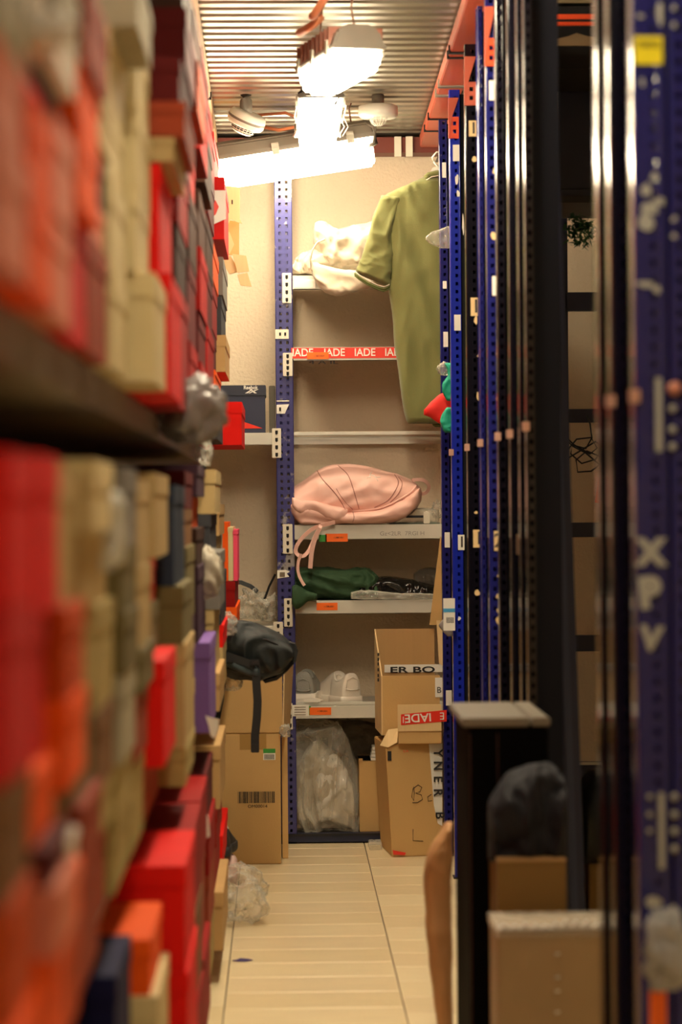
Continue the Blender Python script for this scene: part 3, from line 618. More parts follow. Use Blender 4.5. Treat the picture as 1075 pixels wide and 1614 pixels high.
# shoes
def shoe(name, label, c, yaw, L, m_up, m_sole, chunky=0.0, sc=1.0):
    t = thing(name, label, 'shoe', c)
    M = Matrix.Translation(c) @ Matrix.Rotation(yaw, 4, 'Z') @ Matrix.Diagonal((sc, sc, sc, 1))
    # along +Y: heel at 0, toe at L
    prof = [(0.0, 0.024, 0.082), (0.02, 0.035, 0.096), (0.06, 0.037, 0.096), (0.12, 0.038, 0.088), (0.22, 0.038, 0.085), (0.30, 0.037, 0.093), (0.36, 0.034, 0.100), (0.46, 0.040, 0.090), (0.62, 0.045, 0.066), (0.8, 0.047, 0.046), (0.92, 0.038, 0.038), (1.0, 0.016, 0.03)]
    def ring(t_, grow=0.0):
        a, w, h = interp(prof, t_); return a, w + grow, h
    st = 0.026 + chunky
    q = B(); n = 36; m = 22; vs = []; fs = []
    for i in range(n + 1):
        a, w, h = ring(i / n)
        lean = 0.004
        for k in range(m):
            th = PI * k / (m - 1)
            cs, sn = math.cos(th), math.sin(th)
            x = w * math.copysign(abs(cs) ** 0.62, cs) * (1 - 0.22 * max(0, sn) ** 1.5)
            z = st * 0.8 + (h - 0.015) * max(0, sn) ** 0.65
            # dip for the foot opening
            ee = ((a - 0.20) / 0.165) ** 2 + (x / 0.024) ** 2
            if ee < 1 and sn > 0.3: z -= 0.035 * (1 - ee) ** 0.35
            vs.append(M @ Vector((x, a * L, z)))
    for i in range(n):
        for k in range(m - 1): fs.append((i * m + k, i * m + k + 1, (i + 1) * m + k + 1, (i + 1) * m + k))
    fs += [tuple(range(m)), tuple(range(n * m, n * m + m))]
    q.add(vs, fs, True); q.build('upper', m_up, t)
    # sole
    q = B(); vs = []; N = 48
    outl = []
    for i in range(N + 1):
        a, w, h = ring(i / N, 0.005); outl.append((w, a * L))
    pts = [(x, y) for x, y in outl] + [(-x, y) for x, y in reversed(outl)]
    n2 = len(pts); lev = [(0.94, 0.0), (1.0, 0.005), (1.02, st * 0.5), (1.0, st - 0.002), (0.94, st)]
    for s_, z in lev: vs += [M @ Vector((x * s_, (y - L / 2) * (0.99 + (s_ - 1) * 0.3) * 1.02 + L / 2, z)) for x, y in pts]
    fs = [tuple(range(n2 - 1, -1, -1)), tuple(range((len(lev) - 1) * n2, len(lev) * n2))]
    for j in range(len(lev) - 1):
        for i in range(n2): fs.append((j * n2 + i, j * n2 + (i + 1) % n2, (j + 1) * n2 + (i + 1) % n2, (j + 1) * n2 + i))
    q.add(vs, fs, True); q.build('sole', m_sole, t)
    q = B(); q.tube([M @ Vector((x, y * L, z)) for x, y, z in [(0.026 * math.cos(a_), 0.20 + 0.165 * math.sin(a_), 0.083 + st - 0.026 + 0.010 * math.cos(2 * a_ + PI)) for a_ in [2 * PI * k / 24 for k in range(25)]]], 0.0045, 8); q.build('padded_collar', m_up, t)
    q = B(); q.box(-0.017, 0.017, 0.08 * L, 0.32 * L, 0.04, 0.066 + st - 0.026, M); q.build('insole', darkhole, t)
    q = B()
    for k in range(5):
        y = (0.40 + k * 0.06) * L; z = 0.097 + st - 0.026 - k * 0.0095
        q.tube([M @ Vector((-0.026, y, z - 0.012)), M @ Vector((-0.01, y + 0.003, z)), M @ Vector((0.01, y - 0.003, z)), M @ Vector((0.026, y, z - 0.012))], 0.0028, 6)
    q.build('laces', whitepl, t)
    q = B(); q.tube([M @ Vector((x, y, z)) for x, y, z in ((-0.026, -0.001, 0.052), (-0.012, -0.005, 0.048), (0.012, -0.005, 0.048), (0.026, -0.001, 0.052))], 0.002, 6)
    q.tube([M @ Vector((x, y, z)) for x, y, z in ((-0.024, 0.001, 0.05), (-0.020, 0.001, 0.08), (0, -0.002, 0.090), (0.020, 0.001, 0.08), (0.024, 0.001, 0.05))], 0.0016, 6); q.build('heel_tab', m_up, t)
    return t
shoe('white_sneaker', 'white leather sneaker with its heel outwards on the low shelf', (W(556, 1100, 8.23).x, 8.25, Z6 + 0.0005), 0.50, 0.26, whiteshoe, whiteshoe, 0, 1.03)
shoe('grey_sneaker', 'grey mesh sneaker with thick pale sole, heel outwards beside the upright', (W(478, 1100, 8.23).x, 8.23, Z6 + 0.0005), -0.14, 0.27, greyshoe, whiteshoe, 0.014, 1.0)
# big clear bag at the bottom
t = thing('clear_bag', 'large clear plastic bag of pale garments under the lowest shelf', 'bag', (0.13, 8.3, 0.03))
loft([(461, 1134, 1314), (470, 1134, 1315), (490, 1136, 1315), (520, 1138, 1315), (540, 1150, 1315), (556, 1185, 1315), (566, 1215, 1314)], 8.34, 0.10, n=90, m=56, amp=0.045, fs=8, seed=17, stretch=(1.3, 1, 0.8), pw=0.45, zfloor=0.031, ymax=8.5).build('film', milky, t)
loft([(468, 1230, 1314), (478, 1190, 1314), (500, 1165, 1314), (520, 1180, 1314), (545, 1215, 1314), (560, 1245, 1314)], 8.37, 0.075, n=60, m=36, amp=0.03, fs=11, seed=19, zfloor=0.031).build('pale_garment', creamcloth, t)
loft([(498, 1225, 1290), (515, 1195, 1280), (530, 1190, 1260), (548, 1215, 1250)], 8.34, 0.05, n=40, m=26, amp=0.02, fs=14, seed=39).build('white_garment', mat('white_cloth', srgb(240, 236, 226), rough=0.8), t)
tag(loft([(470, 1134, 1150), (500, 1134, 1170), (540, 1134, 1190), (575, 1136, 1198), (600, 1140, 1180)], 8.47, 0.055, n=50, m=30, amp=0.014, fs=12, seed=23, stretch=(0.7, 1, 1.8)).build('plastic_bundle', smoky, None), 'crumpled dark translucent plastic jammed high under the lowest shelf', 'plastic film')
# cartons helper: footprint quad in world + heights
def carton_walls(fp, z0, z1, m, t, name='body', th=0.004):
    return None
def box4(fp, z0, z1):
    return B().prism([(x, y, z0) for x, y in fp], (0, 0, z1 - z0))
# small carton in bottom bay
p0 = W(567, 1313, 8.25); p1 = W(607, 1200, 8.25)
t = thing('small_carton', 'narrow tan carton standing between the clear bag and the right-hand cartons', 'carton', (p0.x, 8.25, 0.03))
B().box(p0.x, p1.x + 0.03, 8.25, 8.5, 0.031, p1.z).build('body', cardb, t, bevel=0.002)
q = B().box(p0.x - 0.001, p0.x + 0.012, 8.247, 8.26, p1.z - 0.002, p1.z + 0.010); q.build('torn_edge', cardin, t)
t = thing('white_packets', 'small stack of white packets on the narrow tan carton', 'packets', (W(592, 1195, 8.3).x, 8.3, p1.z))
for k in range(4):
    z = p1.z + 0.001 + k * 0.012; x = W(594, 1195, 8.3).x
    B().box(x - 0.022 + k * 0.002, x + 0.03, 8.27, 8.36, z, z + 0.010).build('packet', whitem, t, bevel=0.001)
tag(B().box(p0.x, W(586, 1200, 8.25).x, 8.28, 8.4, p1.z + 0.001, p1.z + 0.004).build('dark_sleeve', blackm, None), 'thin dark folder lying left of the white packets', 'folder')
# ------------------------------------------------------------------ cartons at left
YB = 7.74
t = thing('tall_carton', 'tall brown carton with a printed barcode on the floor at left', 'carton', (0, YB, 0))
xR = W(443, 1300, YB).x; zT = W(400, 1157, YB).z
B().box(-0.33, xR, YB, YB + 0.34, 0.0, zT).build('body', cardb, t, bevel=0.003)
B().box(xR - 0.13, xR - 0.045, YB - 0.001, YB + 0.001, zT - 0.05, zT).build('packing_tape', mat('brown_tape', srgb(170, 132, 74), rough=0.25), t)
random.seed(3); q = B(); x = W(375, 1258, YB).x; xe = W(433, 1258, YB).x; zt = W(375, 1248, YB).z; zb = W(375, 1266, YB).z
while x < xe:
    w = random.choice((0.0012, 0.002, 0.003)); q.box(x, x + w, YB - 0.0012, YB, zb, zt); x += w + random.choice((0.001, 0.0015, 0.0025))
q.build('barcode', inkm, t)
text('OM00014', W(406, 1271, YB - 0.001), 0.010, inkm, t, width=0.062)
o = decal(415, 434, 1180, 1198, YB, whitem, t, 'shipping_label'); decal(415, 434, 1180, 1187, YB - 0.0012, greenlab, o, 'green_band')
q = B()
for k in range(8): pbox(q, 417 + k * 2, 418 + k * 2, 1189, 1197, YB - 0.002, 0.0005)
q.build('print', inkm, o)
t = thing('upper_carton', 'brown carton with open flaps on top of the tall barcode carton', 'carton', (0, YB, zT))
xR2 = W(445, 1100, YB).x; zT2 = W(400, 1040, YB).z
B().box(-0.33, xR2 - 0.0, YB + 0.004, YB + 0.33, zT + 0.001, zT2).build('body', cardb, t, bevel=0.003)
B().add([W(445, 1155, YB), W(447, 1050, YB), W(458, 1020, YB + 0.1), W(461, 1040, YB + 0.3), W(455, 1150, YB + 0.3),
         W(447, 1155, YB), W(449, 1050, YB), W(460, 1020, YB + 0.1), W(463, 1040, YB + 0.3), W(457, 1150, YB + 0.3)],
        [(0, 1, 2, 3, 4), (9, 8, 7, 6, 5), (0, 5, 6, 1), (1, 6, 7, 2), (2, 7, 8, 3), (3, 8, 9, 4), (4, 9, 5, 0)]).build('side_flap', cardl, t)
tag(crumple(W(450, 1152, YB - 0.02), (0.018, 0.02, 0.02), 5, 0.5, 14).build('tape_scrap', clearpl, None), 'curl of clear tape at the corner where the two left cartons meet', 'tape')
# narrow carton behind
tag(B().box(xR + 0.004, W(455, 1200, 8.1).x - 0.004, 7.86, 8.17, 0, zT - 0.005).build('slim_carton', cardb, None, bevel=0.002), 'slim brown carton squeezed between the tall barcode carton and the upright', 'carton')
# ------------------------------------------------------------------ cartons at right
YR = 7.86
def fq(x0, Y0, x1, Y1, dep):
    """footprint: front edge from pixel x0 at Y0 to x1 at Y1, depth dep"""
    a = W(x0, 1250, Y0); b2 = W(x1, 1250, Y1); d = Vector((b2.x - a.x, b2.y - a.y, 0)).normalized(); n = Vector((-d.y, d.x, 0))
    return a, b2, n
t = thing('lettered_carton', 'brown carton with white lettered tape standing on the floor at right', 'carton', (0.4, YR, 0))
zc = W(650, 1172, YR).z
a = Vector((W(618, 1300, YR).x, YR, 0)); b2 = Vector((0.521, YR + 0.03, 0)); c2 = Vector((0.515, YR + 0.33, 0)); d2 = Vector((W(600, 1300, YR + 0.27).x, YR + 0.27, 0))
# body leaning a little: prism with sheared top
top = Vector((W(604, 1172, YR).x - W(618, 1345, YR).x, 0, zc))
vs = [a, b2, c2, d2] + [p + Vector((0 if i in (1, 2) else top.x * 0.75, 0, zc)) for i, p in enumerate((a, b2, c2, d2))]
B().add(vs, [(3, 2, 1, 0), (4, 5, 6, 7), (0, 1, 5, 4), (1, 2, 6, 5), (2, 3, 7, 6), (3, 0, 4, 7)]).build('body', cardb, t, bevel=0.003)
YF = YR + 0.0
def fy(x, y):  # front-face distance at pixel x
    f = (W(x, y, YR).x - a.x) / (b2.x - a.x); return YR + 0.03 * max(0, f) - 0.0025
b = B(); b.prism([W(x, y, fy(x, y)) for x, y in ((676, 1173), (697, 1172), (697, 1302), (690, 1298), (684, 1270))], (0, 0.001, 0)); tp = b.build('white_tape', whitem, t)
for ch, yy in (('Y', 1187), ('N', 1207), ('E', 1228), ('R', 1249), ('B', 1285)):
    text(ch, W(690 if ch != 'B' else 693, yy, fy(690, 1200) - 0.007), 0.029, inkm, tp, roll=-PI / 2, bold=0.03)
q = B(); q.tube([W(x, y, fy(x, y) + 0.001) for x, y in ((652, 1240), (653, 1250), (652, 1262), (649, 1256), (651, 1243), (659, 1237), (665, 1241), (662, 1248), (655, 1250), (664, 1253), (666, 1260), (658, 1265), (650, 1265))], 0.0011, 5)
q.tube([W(x, y, fy(x, y) + 0.001) for x, y in ((680, 1252), (674, 1256), (675, 1263), (681, 1262))], 0.0011, 5); q.tube([W(x, y, fy(x, y) + 0.001) for x, y in ((651, 1307), (651, 1325), (667, 1326))], 0.0011, 5)
q.build('marker_writing', inkm, t)
decal(611, 617, 1184, 1199, YR - 0.001, darkmetal, t, 'dark_sticker')
text('LA', W(640, 1184, YR), 0.008, redtape, t, width=0.016)
b = B(); b.prism([W(x, y, YR - 0.002) for x, y in ((619, 1340), (640, 1344), (638, 1348), (620, 1347))], (0, 0.001, 0)); b.build('red_print', redtape, t)
q = B(); q.prism([W(599, 1175, YR + 0.01), W(612, 1150, YR + 0.02), W(628, 1148, YR + 0.02), W(626, 1170, YR - 0.01), W(612, 1178, YR - 0.01)], (0, 0.003, 0)); q.build('torn_flap', cardl, t)
# box standing in it
t = thing('taped_carton', 'pale carton end with upside-down red tape, stuck in the lettered carton', 'carton', (0.45, 7.84, zc))
P = W(628, 1176, 7.835); Q = W(700, 1110, 7.835)
B().box(P.x, 0.515, 7.838, 7.90, zc - 0.0 + 0.001, W(628, 1154, 7.83).z).build('body', cardb, t, bevel=0.002)
B().box(P.x - 0.002, 0.515, 7.832, 7.838, W(628, 1153, 7.83).z, Q.z).build('flap', cardl, t, bevel=0.001)
b = B(); b.prism([W(x, y, 7.8315) for x, y in ((632, 1126), (704, 1119), (704, 1137), (632, 1143))], (0, -0.001, 0)); tp = b.build('red_tape', redtape, t)
text('IADE', W(659, 1131, 7.829), 0.027, whitem, tp, roll=PI + 0.05, width=0.085, bold=0.02); text("'I", W(637, 1134, 7.829), 0.022, whitem, tp, roll=PI); text('E', W(697, 1128, 7.829), 0.024, whitem, tp, roll=PI)
# open carton on top
t = thing('open_carton', 'open-topped brown carton at right, its tall back panel showing inside', 'carton', (0.45, 7.95, zc))
zo = W(650, 1158, 7.92).z; zo = max(zo, zc + 0.002)
fxl = W(603, 1100, 7.905).x; bxl = W(592, 1000, 8.16).x
zf = W(650, 1065, 7.905).z; zb2 = W(650, 991, 8.16).z
def panel(pts, d, name, m, p=t): q = B(); q.prism(pts, d); return q.build(name, m, p, bevel=0.0008)
panel([(fxl, 7.905, zo), (0.515, 7.905, zo), (0.515, 7.905, zf), (fxl, 7.905, zf)], (0, 0.005, 0), 'front_panel', cardb)
bp_ = panel([(bxl, 8.16, zo), (0.515, 8.16, zo), (0.515, 8.16, zb2), (bxl, 8.16, zb2)], (0, 0.005, 0), 'back_panel', cardin)
panel([(fxl, 7.905, zo), (bxl, 8.16, zo), (bxl, 8.16, zb2), (fxl, 7.905, zf)], (-0.004, 0.0005, 0), 'side_panel', cardl)
panel([(fxl, 7.91, zo), (0.515, 7.91, zo), (0.515, 8.16, zo), (bxl, 8.16, zo)], (0, 0, 0.004), 'bottom_panel', cardb)
o = decal(606, 697, 1047, 1060, 8.158, whitem, t, 'white_tape', 0.001); text('ER BO', W(650, 1056, 8.156), 0.020, inkm, o, width=0.15, bold=0.03)
o = decal(686, 697, 1068, 1099, 7.904, whitem, t, 'tape_end'); text('B', W(692, 1088, 7.902), 0.02, inkm, o)
q = B()
for k, yy in enumerate((1032, 1040, 1047, 1056, 1065, 1072)): 
    p = W(597, yy, 8.0); q.box(p.x - 0.004, p.x + 0.001, 7.99, 8.005, p.z - 0.004, p.z + 0.006)
q.build('printed_marks', inkm, t)
t = tag(B().prism([W(694, 846, 8.10), W(704, 846, 8.10), W(700, 985, 8.12), W(677, 985, 8.12)], (0, 0.005, 0)).build('leaning_board', cardb, None), 'tall narrow strip of brown card leaning at the right of the shelves', 'cardboard')
t = tag(B().prism([W(688, 978, 7.9), W(697, 978, 7.9), W(698, 1050, 7.9), W(692, 1045, 7.9)], (0, 0.004, 0)).build('card_flap', cardl, None), 'crumpled pale card corner poking up beside the blue racks', 'cardboard')
# ------------------------------------------------------------------ things left of the upright, on the end shelving
t = thing('navy_shoe_box', 'navy shoe box with white lettering and red corner, left of the upright', 'shoe box', (-0.1, 8.22, ZL))
YN = 8.22
P = W(350, 676, YN); Q = W(418, 607, YN)
B().box(P.x - 0.06, Q.x - 0.001, YN, YN + 0.2, ZL, Q.z - 0.03).build('body', mat('navy_card', srgb(38, 42, 66), rough=0.5), t, bevel=0.0015)
B().box(P.x - 0.062, Q.x + 0.002, YN - 0.003, YN + 0.2, Q.z - 0.036, Q.z).build('lid', mat('navy_lid', srgb(40, 42, 58), rough=0.5), t, bevel=0.0015)
b = B(); b.prism([W(x, y, YN - 0.0005) for x, y in ((382, 664), (414, 675), (382, 675.5))], (0, -0.0008, 0)); b.build('red_corner', redtape, t)
text('Reebok', W(395, 611, YN - 0.0045), 0.0125, whitem, t, width=0.048, bold=0.03)
b = B()
for pts in (((386, 620), (390, 620), (398, 614.5), (395, 614.5)), ((391, 620), (394, 620), (408, 613.5), (402, 614.5)), ((393, 613.5), (397, 613.8), (405, 620), (401, 620))):
    b.prism([W(x, y, YN - 0.004) for x, y in pts], (0, -0.0008, 0))
b.build('emblem', whitem, t)
tag(B().box(Q.x + 0.012, pxl - 0.006, YN + 0.01, YN + 0.25, ZL, Q.z - 0.002).build('grey_shoe_box', mat('grey_card', srgb(84, 78, 66), rough=0.6), None, bevel=0.002), 'dull grey box in the gap between the navy box and the upright', 'shoe box')
# items on the lower left bay shelf (y ~ 985)
ZL2 = zS(986)
t = thing('clear_film_bag', 'crumpled clear film bag with black strap on the left bay shelf', 'bag', W(400, 980, 8.3))
crumple(W(395, 952, 8.31), (0.055, 0.08, 0.052), 11, 0.5, 30).build('film', clearpl, t)
crumple(W(424, 958, 8.33), (0.045, 0.06, 0.045), 15, 0.5, 24).build('film', milky, t)
q = B(); q.ribbon([W(x, y, 8.28) for x, y in ((368, 918), (380, 918), (395, 924), (406, 933))], 0.014, 0.004, (0, 0.3, 1)); q.build('strap', blackst, t)
q = B(); q.ribbon([W(x, y, 8.30) for x, y in ((434, 905), (424, 925), (418, 942), (411, 957))], 0.007, 0.003, (1, 0.3, 0)); q.build('strap', blackst, t)
# ------------------------------------------------------------------ black backpack
YK = 7.0
t = thing('black_backpack', 'black backpack hanging out of the left rack over the brown cartons', 'backpack', W(345, 1030, YK))
loft([(341, 985, 1050), (346, 974, 1060), (352, 972, 1062), (375, 976, 1070), (400, 982, 1072), (425, 992, 1068), (445, 1003, 1058), (458, 1015, 1042), (464, 1026, 1034)], YK, 0.10, n=70, m=40, amp=0.016, fs=9, seed=27, pw=0.8).build('body', blackcl, t)
q = loft([(345, 1030, 1046), (370, 1036, 1056), (395, 1045, 1066), (410, 1052, 1068)], YK - 0.08, 0.03, n=30, m=18, amp=0.004, fs=14); q.build('lower_pocket', mat('slate_nylon', srgb(52, 66, 72), rough=0.45), t)
q = B(); q.ribbon([W(x, y, YK - 0.11) for x, y in ((345, 1030), (365, 1036), (385, 1043), (402, 1050))], 0.022, 0.004, (0, 0, 1)); q.build('compression_strap', blackst, t)
q = B(); q.ribbon([W(x, y, YK - 0.10) for x, y in ((404, 1050), (404, 1075), (406, 1105), (405, 1130), (402, 1160), (402, 1185))], 0.024, 0.004, (1, 0, 0)); q.build('hanging_strap', blackst, t)
B().box(W(396, 1170, YK - 0.1).x, W(408, 1170, YK - 0.1).x, YK - 0.106, YK - 0.096, W(396, 1186, YK - 0.1).z, W(396, 1172, YK - 0.1).z).build('strap_end', blackst, t, bevel=0.001)
B().box(W(394, 1045, YK - 0.115).x, W(409, 1045, YK - 0.115).x, YK - 0.120, YK - 0.112, W(396, 1049, YK - 0.1).z, W(396, 1039, YK - 0.1).z).build('buckle', darkmetal, t, bevel=0.002)
B().box(W(358, 1045, YK - 0.115).x, W(368, 1045, YK - 0.115).x, YK - 0.120, YK - 0.112, W(396, 1044, YK - 0.1).z, W(396, 1038, YK - 0.1).z).build('buckle', darkmetal, t, bevel=0.002)
q = B(); q.ribbon([W(x, y, YK - 0.03) for x, y in ((454, 1014), (463, 1016), (467, 1026), (464, 1040), (450, 1055), (435, 1068), (418, 1073), (414, 1068))], [0.02, 0.02, 0.02, 0.022, 0.03, 0.03, 0.02, 0.012], 0.01, (0, 1, 0.2)); q.build('top_handle', blackst, t)
q = B(); q.ribbon([W(x, y, YK - 0.05) for x, y in ((346, 990), (349, 1020), (347, 1060), (343, 1100), (337, 1131))], 0.038, 0.012, (1, 0, 0)); q.build('shoulder_strap', blackcl, t)
q = B(); q.tube([W(x, y, YK - 0.09) for x, y in ((365, 1015), (375, 1008), (395, 1006), (420, 1008), (440, 1018))], 0.003, 6); q.build('zip', blackst, t)
tag(crumple(W(357, 985, YK - 0.12), (0.028, 0.02, 0.03), 8, 0.5, 20).build('film_scrap', clearpl, None), 'small shiny clear wrapper tucked on the black backpack', 'plastic film')
tag(crumple(W(365, 1077, YK + 0.02), (0.03, 0.03, 0.022), 18, 0.3, 16).build('pale_pouch', milky, None), 'pale translucent pouch hanging just below the black backpack', 'bag')
# ------------------------------------------------------------------ floor things at left
t = thing('clear_bag', 'empty crumpled clear plastic bag lying on the floor at left', 'bag', W(378, 1455, 6.7))
crumple((W(382, 1420, 6.62).x, 6.64, 0.078), (0.066, 0.07, 0.076), 2.0, 0.35, 44).build('film', clearpl, t)
B().box(W(382, 1450, 6.6).x, W(388, 1450, 6.6).x, 6.69, 6.691, 0.03, 0.036).build('printed_mark', inkm, t)
q = tag(loft([(333, 1352, 1390), (342, 1346, 1388), (355, 1345, 1388), (368, 1348, 1390), (374, 1356, 1395)], 7.02, 0.06, n=30, m=24, amp=0.006, fs=12).build('fleece_roll', pinkcloth, None), 'pink fleece roll on the floor under the dark shoe at left', 'clothing')
shoe('dark_shoe', 'dark shoe with a thick sole resting on the pink fleece roll', (-0.185, 6.93, W(340, 1345, 7.0).z), -0.08, 0.24, shoedark, mat('charcoal_sole', srgb(40, 40, 42), rough=0.6), 0.01, 0.75)
tag(loft([(338, 1290, 1318), (346, 1282, 1318), (354, 1292, 1318), (360, 1306, 1318)], 7.08, 0.03, n=16, m=16, amp=0.003).build('cream_cap', creamcloth, None), 'cream and dark cap on top of the dark shoe at left', 'cap')
b = B(); b.prism([(0, 0, 0), (0.012, 0.012, 0), (0.02, 0.03, 0), (0.04, 0.02, 0), (0.052, 0.004, 0), (0.035, -0.012, 0), (0.012, -0.01, 0)], (0, 0, 0.0015))
o = tag(b.build('purple_scrap', mat('purple_film', srgb(44, 28, 110), rough=0.4), None), 'tiny dark purple scrap lying on the floor tiles', 'scrap'); o.location = W(366, 1513, 6.1); o.location.z = 0.0008
b = B(); b.prism([(0, 0, 0), (0.055, 0.0, 0), (0.05, 0.02, 0), (0.004, 0.018, 0)], (0, 0, 0.001)); o = tag(b.build('clear_tape', clearpl, None), 'short strip of clear tape stuck on the floor by the tall carton', 'tape'); o.location = (W(375, 1384, 7.4).x, 7.4, 0.0008)
tag(B().box(W(581, 1325, 8.1).x, W(601, 1325, 8.1).x, 8.02, 8.14, 0, 0.02).build('clear_wedge', milky, None, bevel=0.002), 'low translucent plastic block on the floor before the bottom rail', 'plastic block')
# ------------------------------------------------------------------ left rack
rackL = thing('left_rack', 'long shelving rack lining the left side of the aisle, packed with shoe boxes', 'shelving', (-0.4, 5, 0))
def deckL(z0, z1): B().box(-0.70, -0.235, 1.2, 7.67, z0, z1).build('shelf_board', mat('dull_shelf', srgb(120, 104, 90), rough=0.5), rackL, bevel=0.003)
for z0, z1 in ((1.275, 1.325), (0.62, 0.655), (0.05, 0.08), (1.895, 1.925)): deckL(z0, z1)
lpm = post_mesh(0.035, 0.04, 2.40, (0.018,), 'rack_post', blue_k)
for yy in (1.22, 7.675): child(lpm, 'post', rackL, (-0.70, yy, 0)); child(lpm, 'post', rackL, (-0.275, yy, 0))
B().box(-0.74, -0.705, 1.2, 7.67, 0.0, 2.42).build('back_panel', mat('rack_back', srgb(60, 40, 34), rough=0.7), rackL)
cols = [(1.72, 1.93), (1.95, 2.16), (2.18, 2.41), (2.43, 2.71), (2.73, 3.04), (3.06, 3.38), (3.40, 3.75), (3.78, 4.22), (4.25, 4.72), (4.75, 5.22), (5.25, 5.77), (5.80, 6.37), (6.40, 7.02), (7.05, 7.65)]
T, U, Mi, Bo = {}, {}, {}, {}
U[0] = [(200, 'salmon', 4), (160, 'salmon', 0), (160, 'greybeige', 10)]
U[1] = [(150, 'orange', 54), (150, 'orange', 56), (60, 'red', 34), (70, 'salmon', 20), (60, 'white', 60), (90, 'maroon', 30)]
U[2] = [(160, 'salmon', 84), (160, 'salmon', 92), (70, 'darkgrey', 66), (70, 'white', 98), (100, 'greybeige', 100)]
U[3] = [(205, 'crimson', 108), (130, 'orange', 131), (95, 'orange', 132), (130, 'redbrown', 146)]
U[4] = [(190, 'redbrown', 143), (70, 'salmon', 140), (90, 'darkbrown', 141), (100, 'tan', 150), (120, 'redbrown', 148)]
U[5] = [(150, 'beige', 182), (150, 'beige', 180), (120, 'beige', 176), (115, 'beige', 180), (90, 'greybeige', 226)]
U[6] = [(172, 'beige', 248), (135, 'beige', 220), (125, 'beige', 223), (115, 'beige', 222), (60, 'darkolive', 224)]
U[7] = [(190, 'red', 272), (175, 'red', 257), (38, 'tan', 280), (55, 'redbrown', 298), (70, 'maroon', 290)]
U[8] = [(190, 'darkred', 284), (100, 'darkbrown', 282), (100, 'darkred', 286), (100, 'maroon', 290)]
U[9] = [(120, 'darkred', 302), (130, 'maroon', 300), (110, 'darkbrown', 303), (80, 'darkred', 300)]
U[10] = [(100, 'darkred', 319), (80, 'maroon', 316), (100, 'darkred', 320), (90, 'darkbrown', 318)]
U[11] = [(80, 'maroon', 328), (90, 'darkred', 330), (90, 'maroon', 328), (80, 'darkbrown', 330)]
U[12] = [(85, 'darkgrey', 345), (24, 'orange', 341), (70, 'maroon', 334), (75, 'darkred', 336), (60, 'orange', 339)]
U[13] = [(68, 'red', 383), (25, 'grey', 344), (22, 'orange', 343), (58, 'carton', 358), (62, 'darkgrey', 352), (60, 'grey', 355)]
T[8] = [(90, 'maroon', 300), (80, 'darkbrown', 296)]
T[9] = [(80, 'redbrown', 318), (80, 'darkbrown', 312)]
T[10] = [(80, 'darkred', 322), (80, 'maroon', 324)]
T[11] = [(90, 'darkbrown', 329), (60, 'darkred', 330)]
T[12] = [(80, 'maroon', 333), (70, 'darkred', 334)]
T[13] = [(98, 'crimson', 358), (72, 'red', 342)]
Mi[0] = [(260, 'orange', 14), (200, 'darkorange', 8), (190, 'brown', 0), (280, 'crimson', 10), (250, 'red', 14)]
Mi[1] = [(250, 'orange', 64), (110, 'salmon', 88), (60, 'maroon', 74), (120, 'orange', 50), (250, 'crimson', 34), (255, 'red', 62)]
Mi[2] = [(160, 'darkorange', 90), (100, 'orange', 95), (50, 'white', 88), (100, 'brown', 70), (145, 'orange', 104), (145, 'darkorange', 105), (220, 'tan', 86)]
Mi[3] = [(200, 'redbrown', 122), (100, 'redbrown', 128), (150, 'darkolive', 112), (160, 'olive', 116), (120, 'tan', 130), (100, 'beige', 150)]
Mi[4] = [(150, 'redbrown', 134), (80, 'olive', 146), (130, 'brown', 150), (170, 'olive', 150), (130, 'tan', 140), (100, 'beige', 152)]
Mi[5] = [(105, 'olive', 176), (100, 'olive', 182), (140, 'greybeige', 191), (100, 'darkolive', 196), (100, 'darkolive', 193), (130, 'grey', 194)]
Mi[6] = [(145, 'olive', 204), (110, 'redbrown', 212), (70, 'darkolive', 222), (130, 'tan', 218), (140, 'tan', 216)]
Mi[7] = [(85, 'redbrown', 226), (168, 'red', 257), (80, 'darkolive', 228), (80, 'crimson', 222), (135, 'tan', 246)]
Mi[8] = [(60, 'olive', 290), (165, 'tan', 290), (90, 'darkolive', 288), (160, 'slate', 275)]
Mi[9] = [(100, 'tan', 292), (110, 'plum', 292), (120, 'darkolive', 294), (60, 'brown', 290), (60, 'maroon', 292)]
Mi[10] = [(142, 'purple', 329), (120, 'plum', 312), (60, 'darkbrown', 310), (50, 'darkorange', 300), (50, 'plum', 312)]
Mi[11] = [(60, 'carton', 344), (100, 'tan', 336), (90, 'grey', 346), (60, 'darkgrey', 332), (70, 'tan', 340)]
Mi[12] = [(70, 'tan', 349), (35, 'red', 351), (80, 'darkgrey', 348), (60, 'tan', 340), (50, 'carton', 346)]
Mi[13] = [(60, 'maroon', 350), (46, 'orange', 372), (40, 'darkred', 370)]
Bo[4] = [(280, 'darkorange', 150), (280, 'navy', 160)]
Bo[5] = [(300, 'greybeige', 176), (290, 'navy', 178)]
Bo[6] = [(210, 'beige', 235), (215, 'beige', 243), (88, 'orange', 232)]
Bo[7] = [(170, 'red', 290), (170, 'red', 291), (168, 'red', 288)]
Bo[8] = [(150, 'darkred', 302), (150, 'brown', 300), (140, 'darkred', 300)]
Bo[9] = [(140, 'darkred', 316), (140, 'redbrown', 308), (110, 'darkred', 312)]
Bo[10] = [(90, 'olive', 322), (100, 'redbrown', 324), (80, 'darkred', 326), (80, 'maroon', 322)]
Bo[11] = [(92, 'carton', 347), (70, 'darkred', 334), (60, 'darkred', 338), (100, 'carton', 344)]
Bo[12] = [(60, 'redbrown', 335), (55, 'red', 347), (65, 'darkred', 336), (75, 'red', 333)]
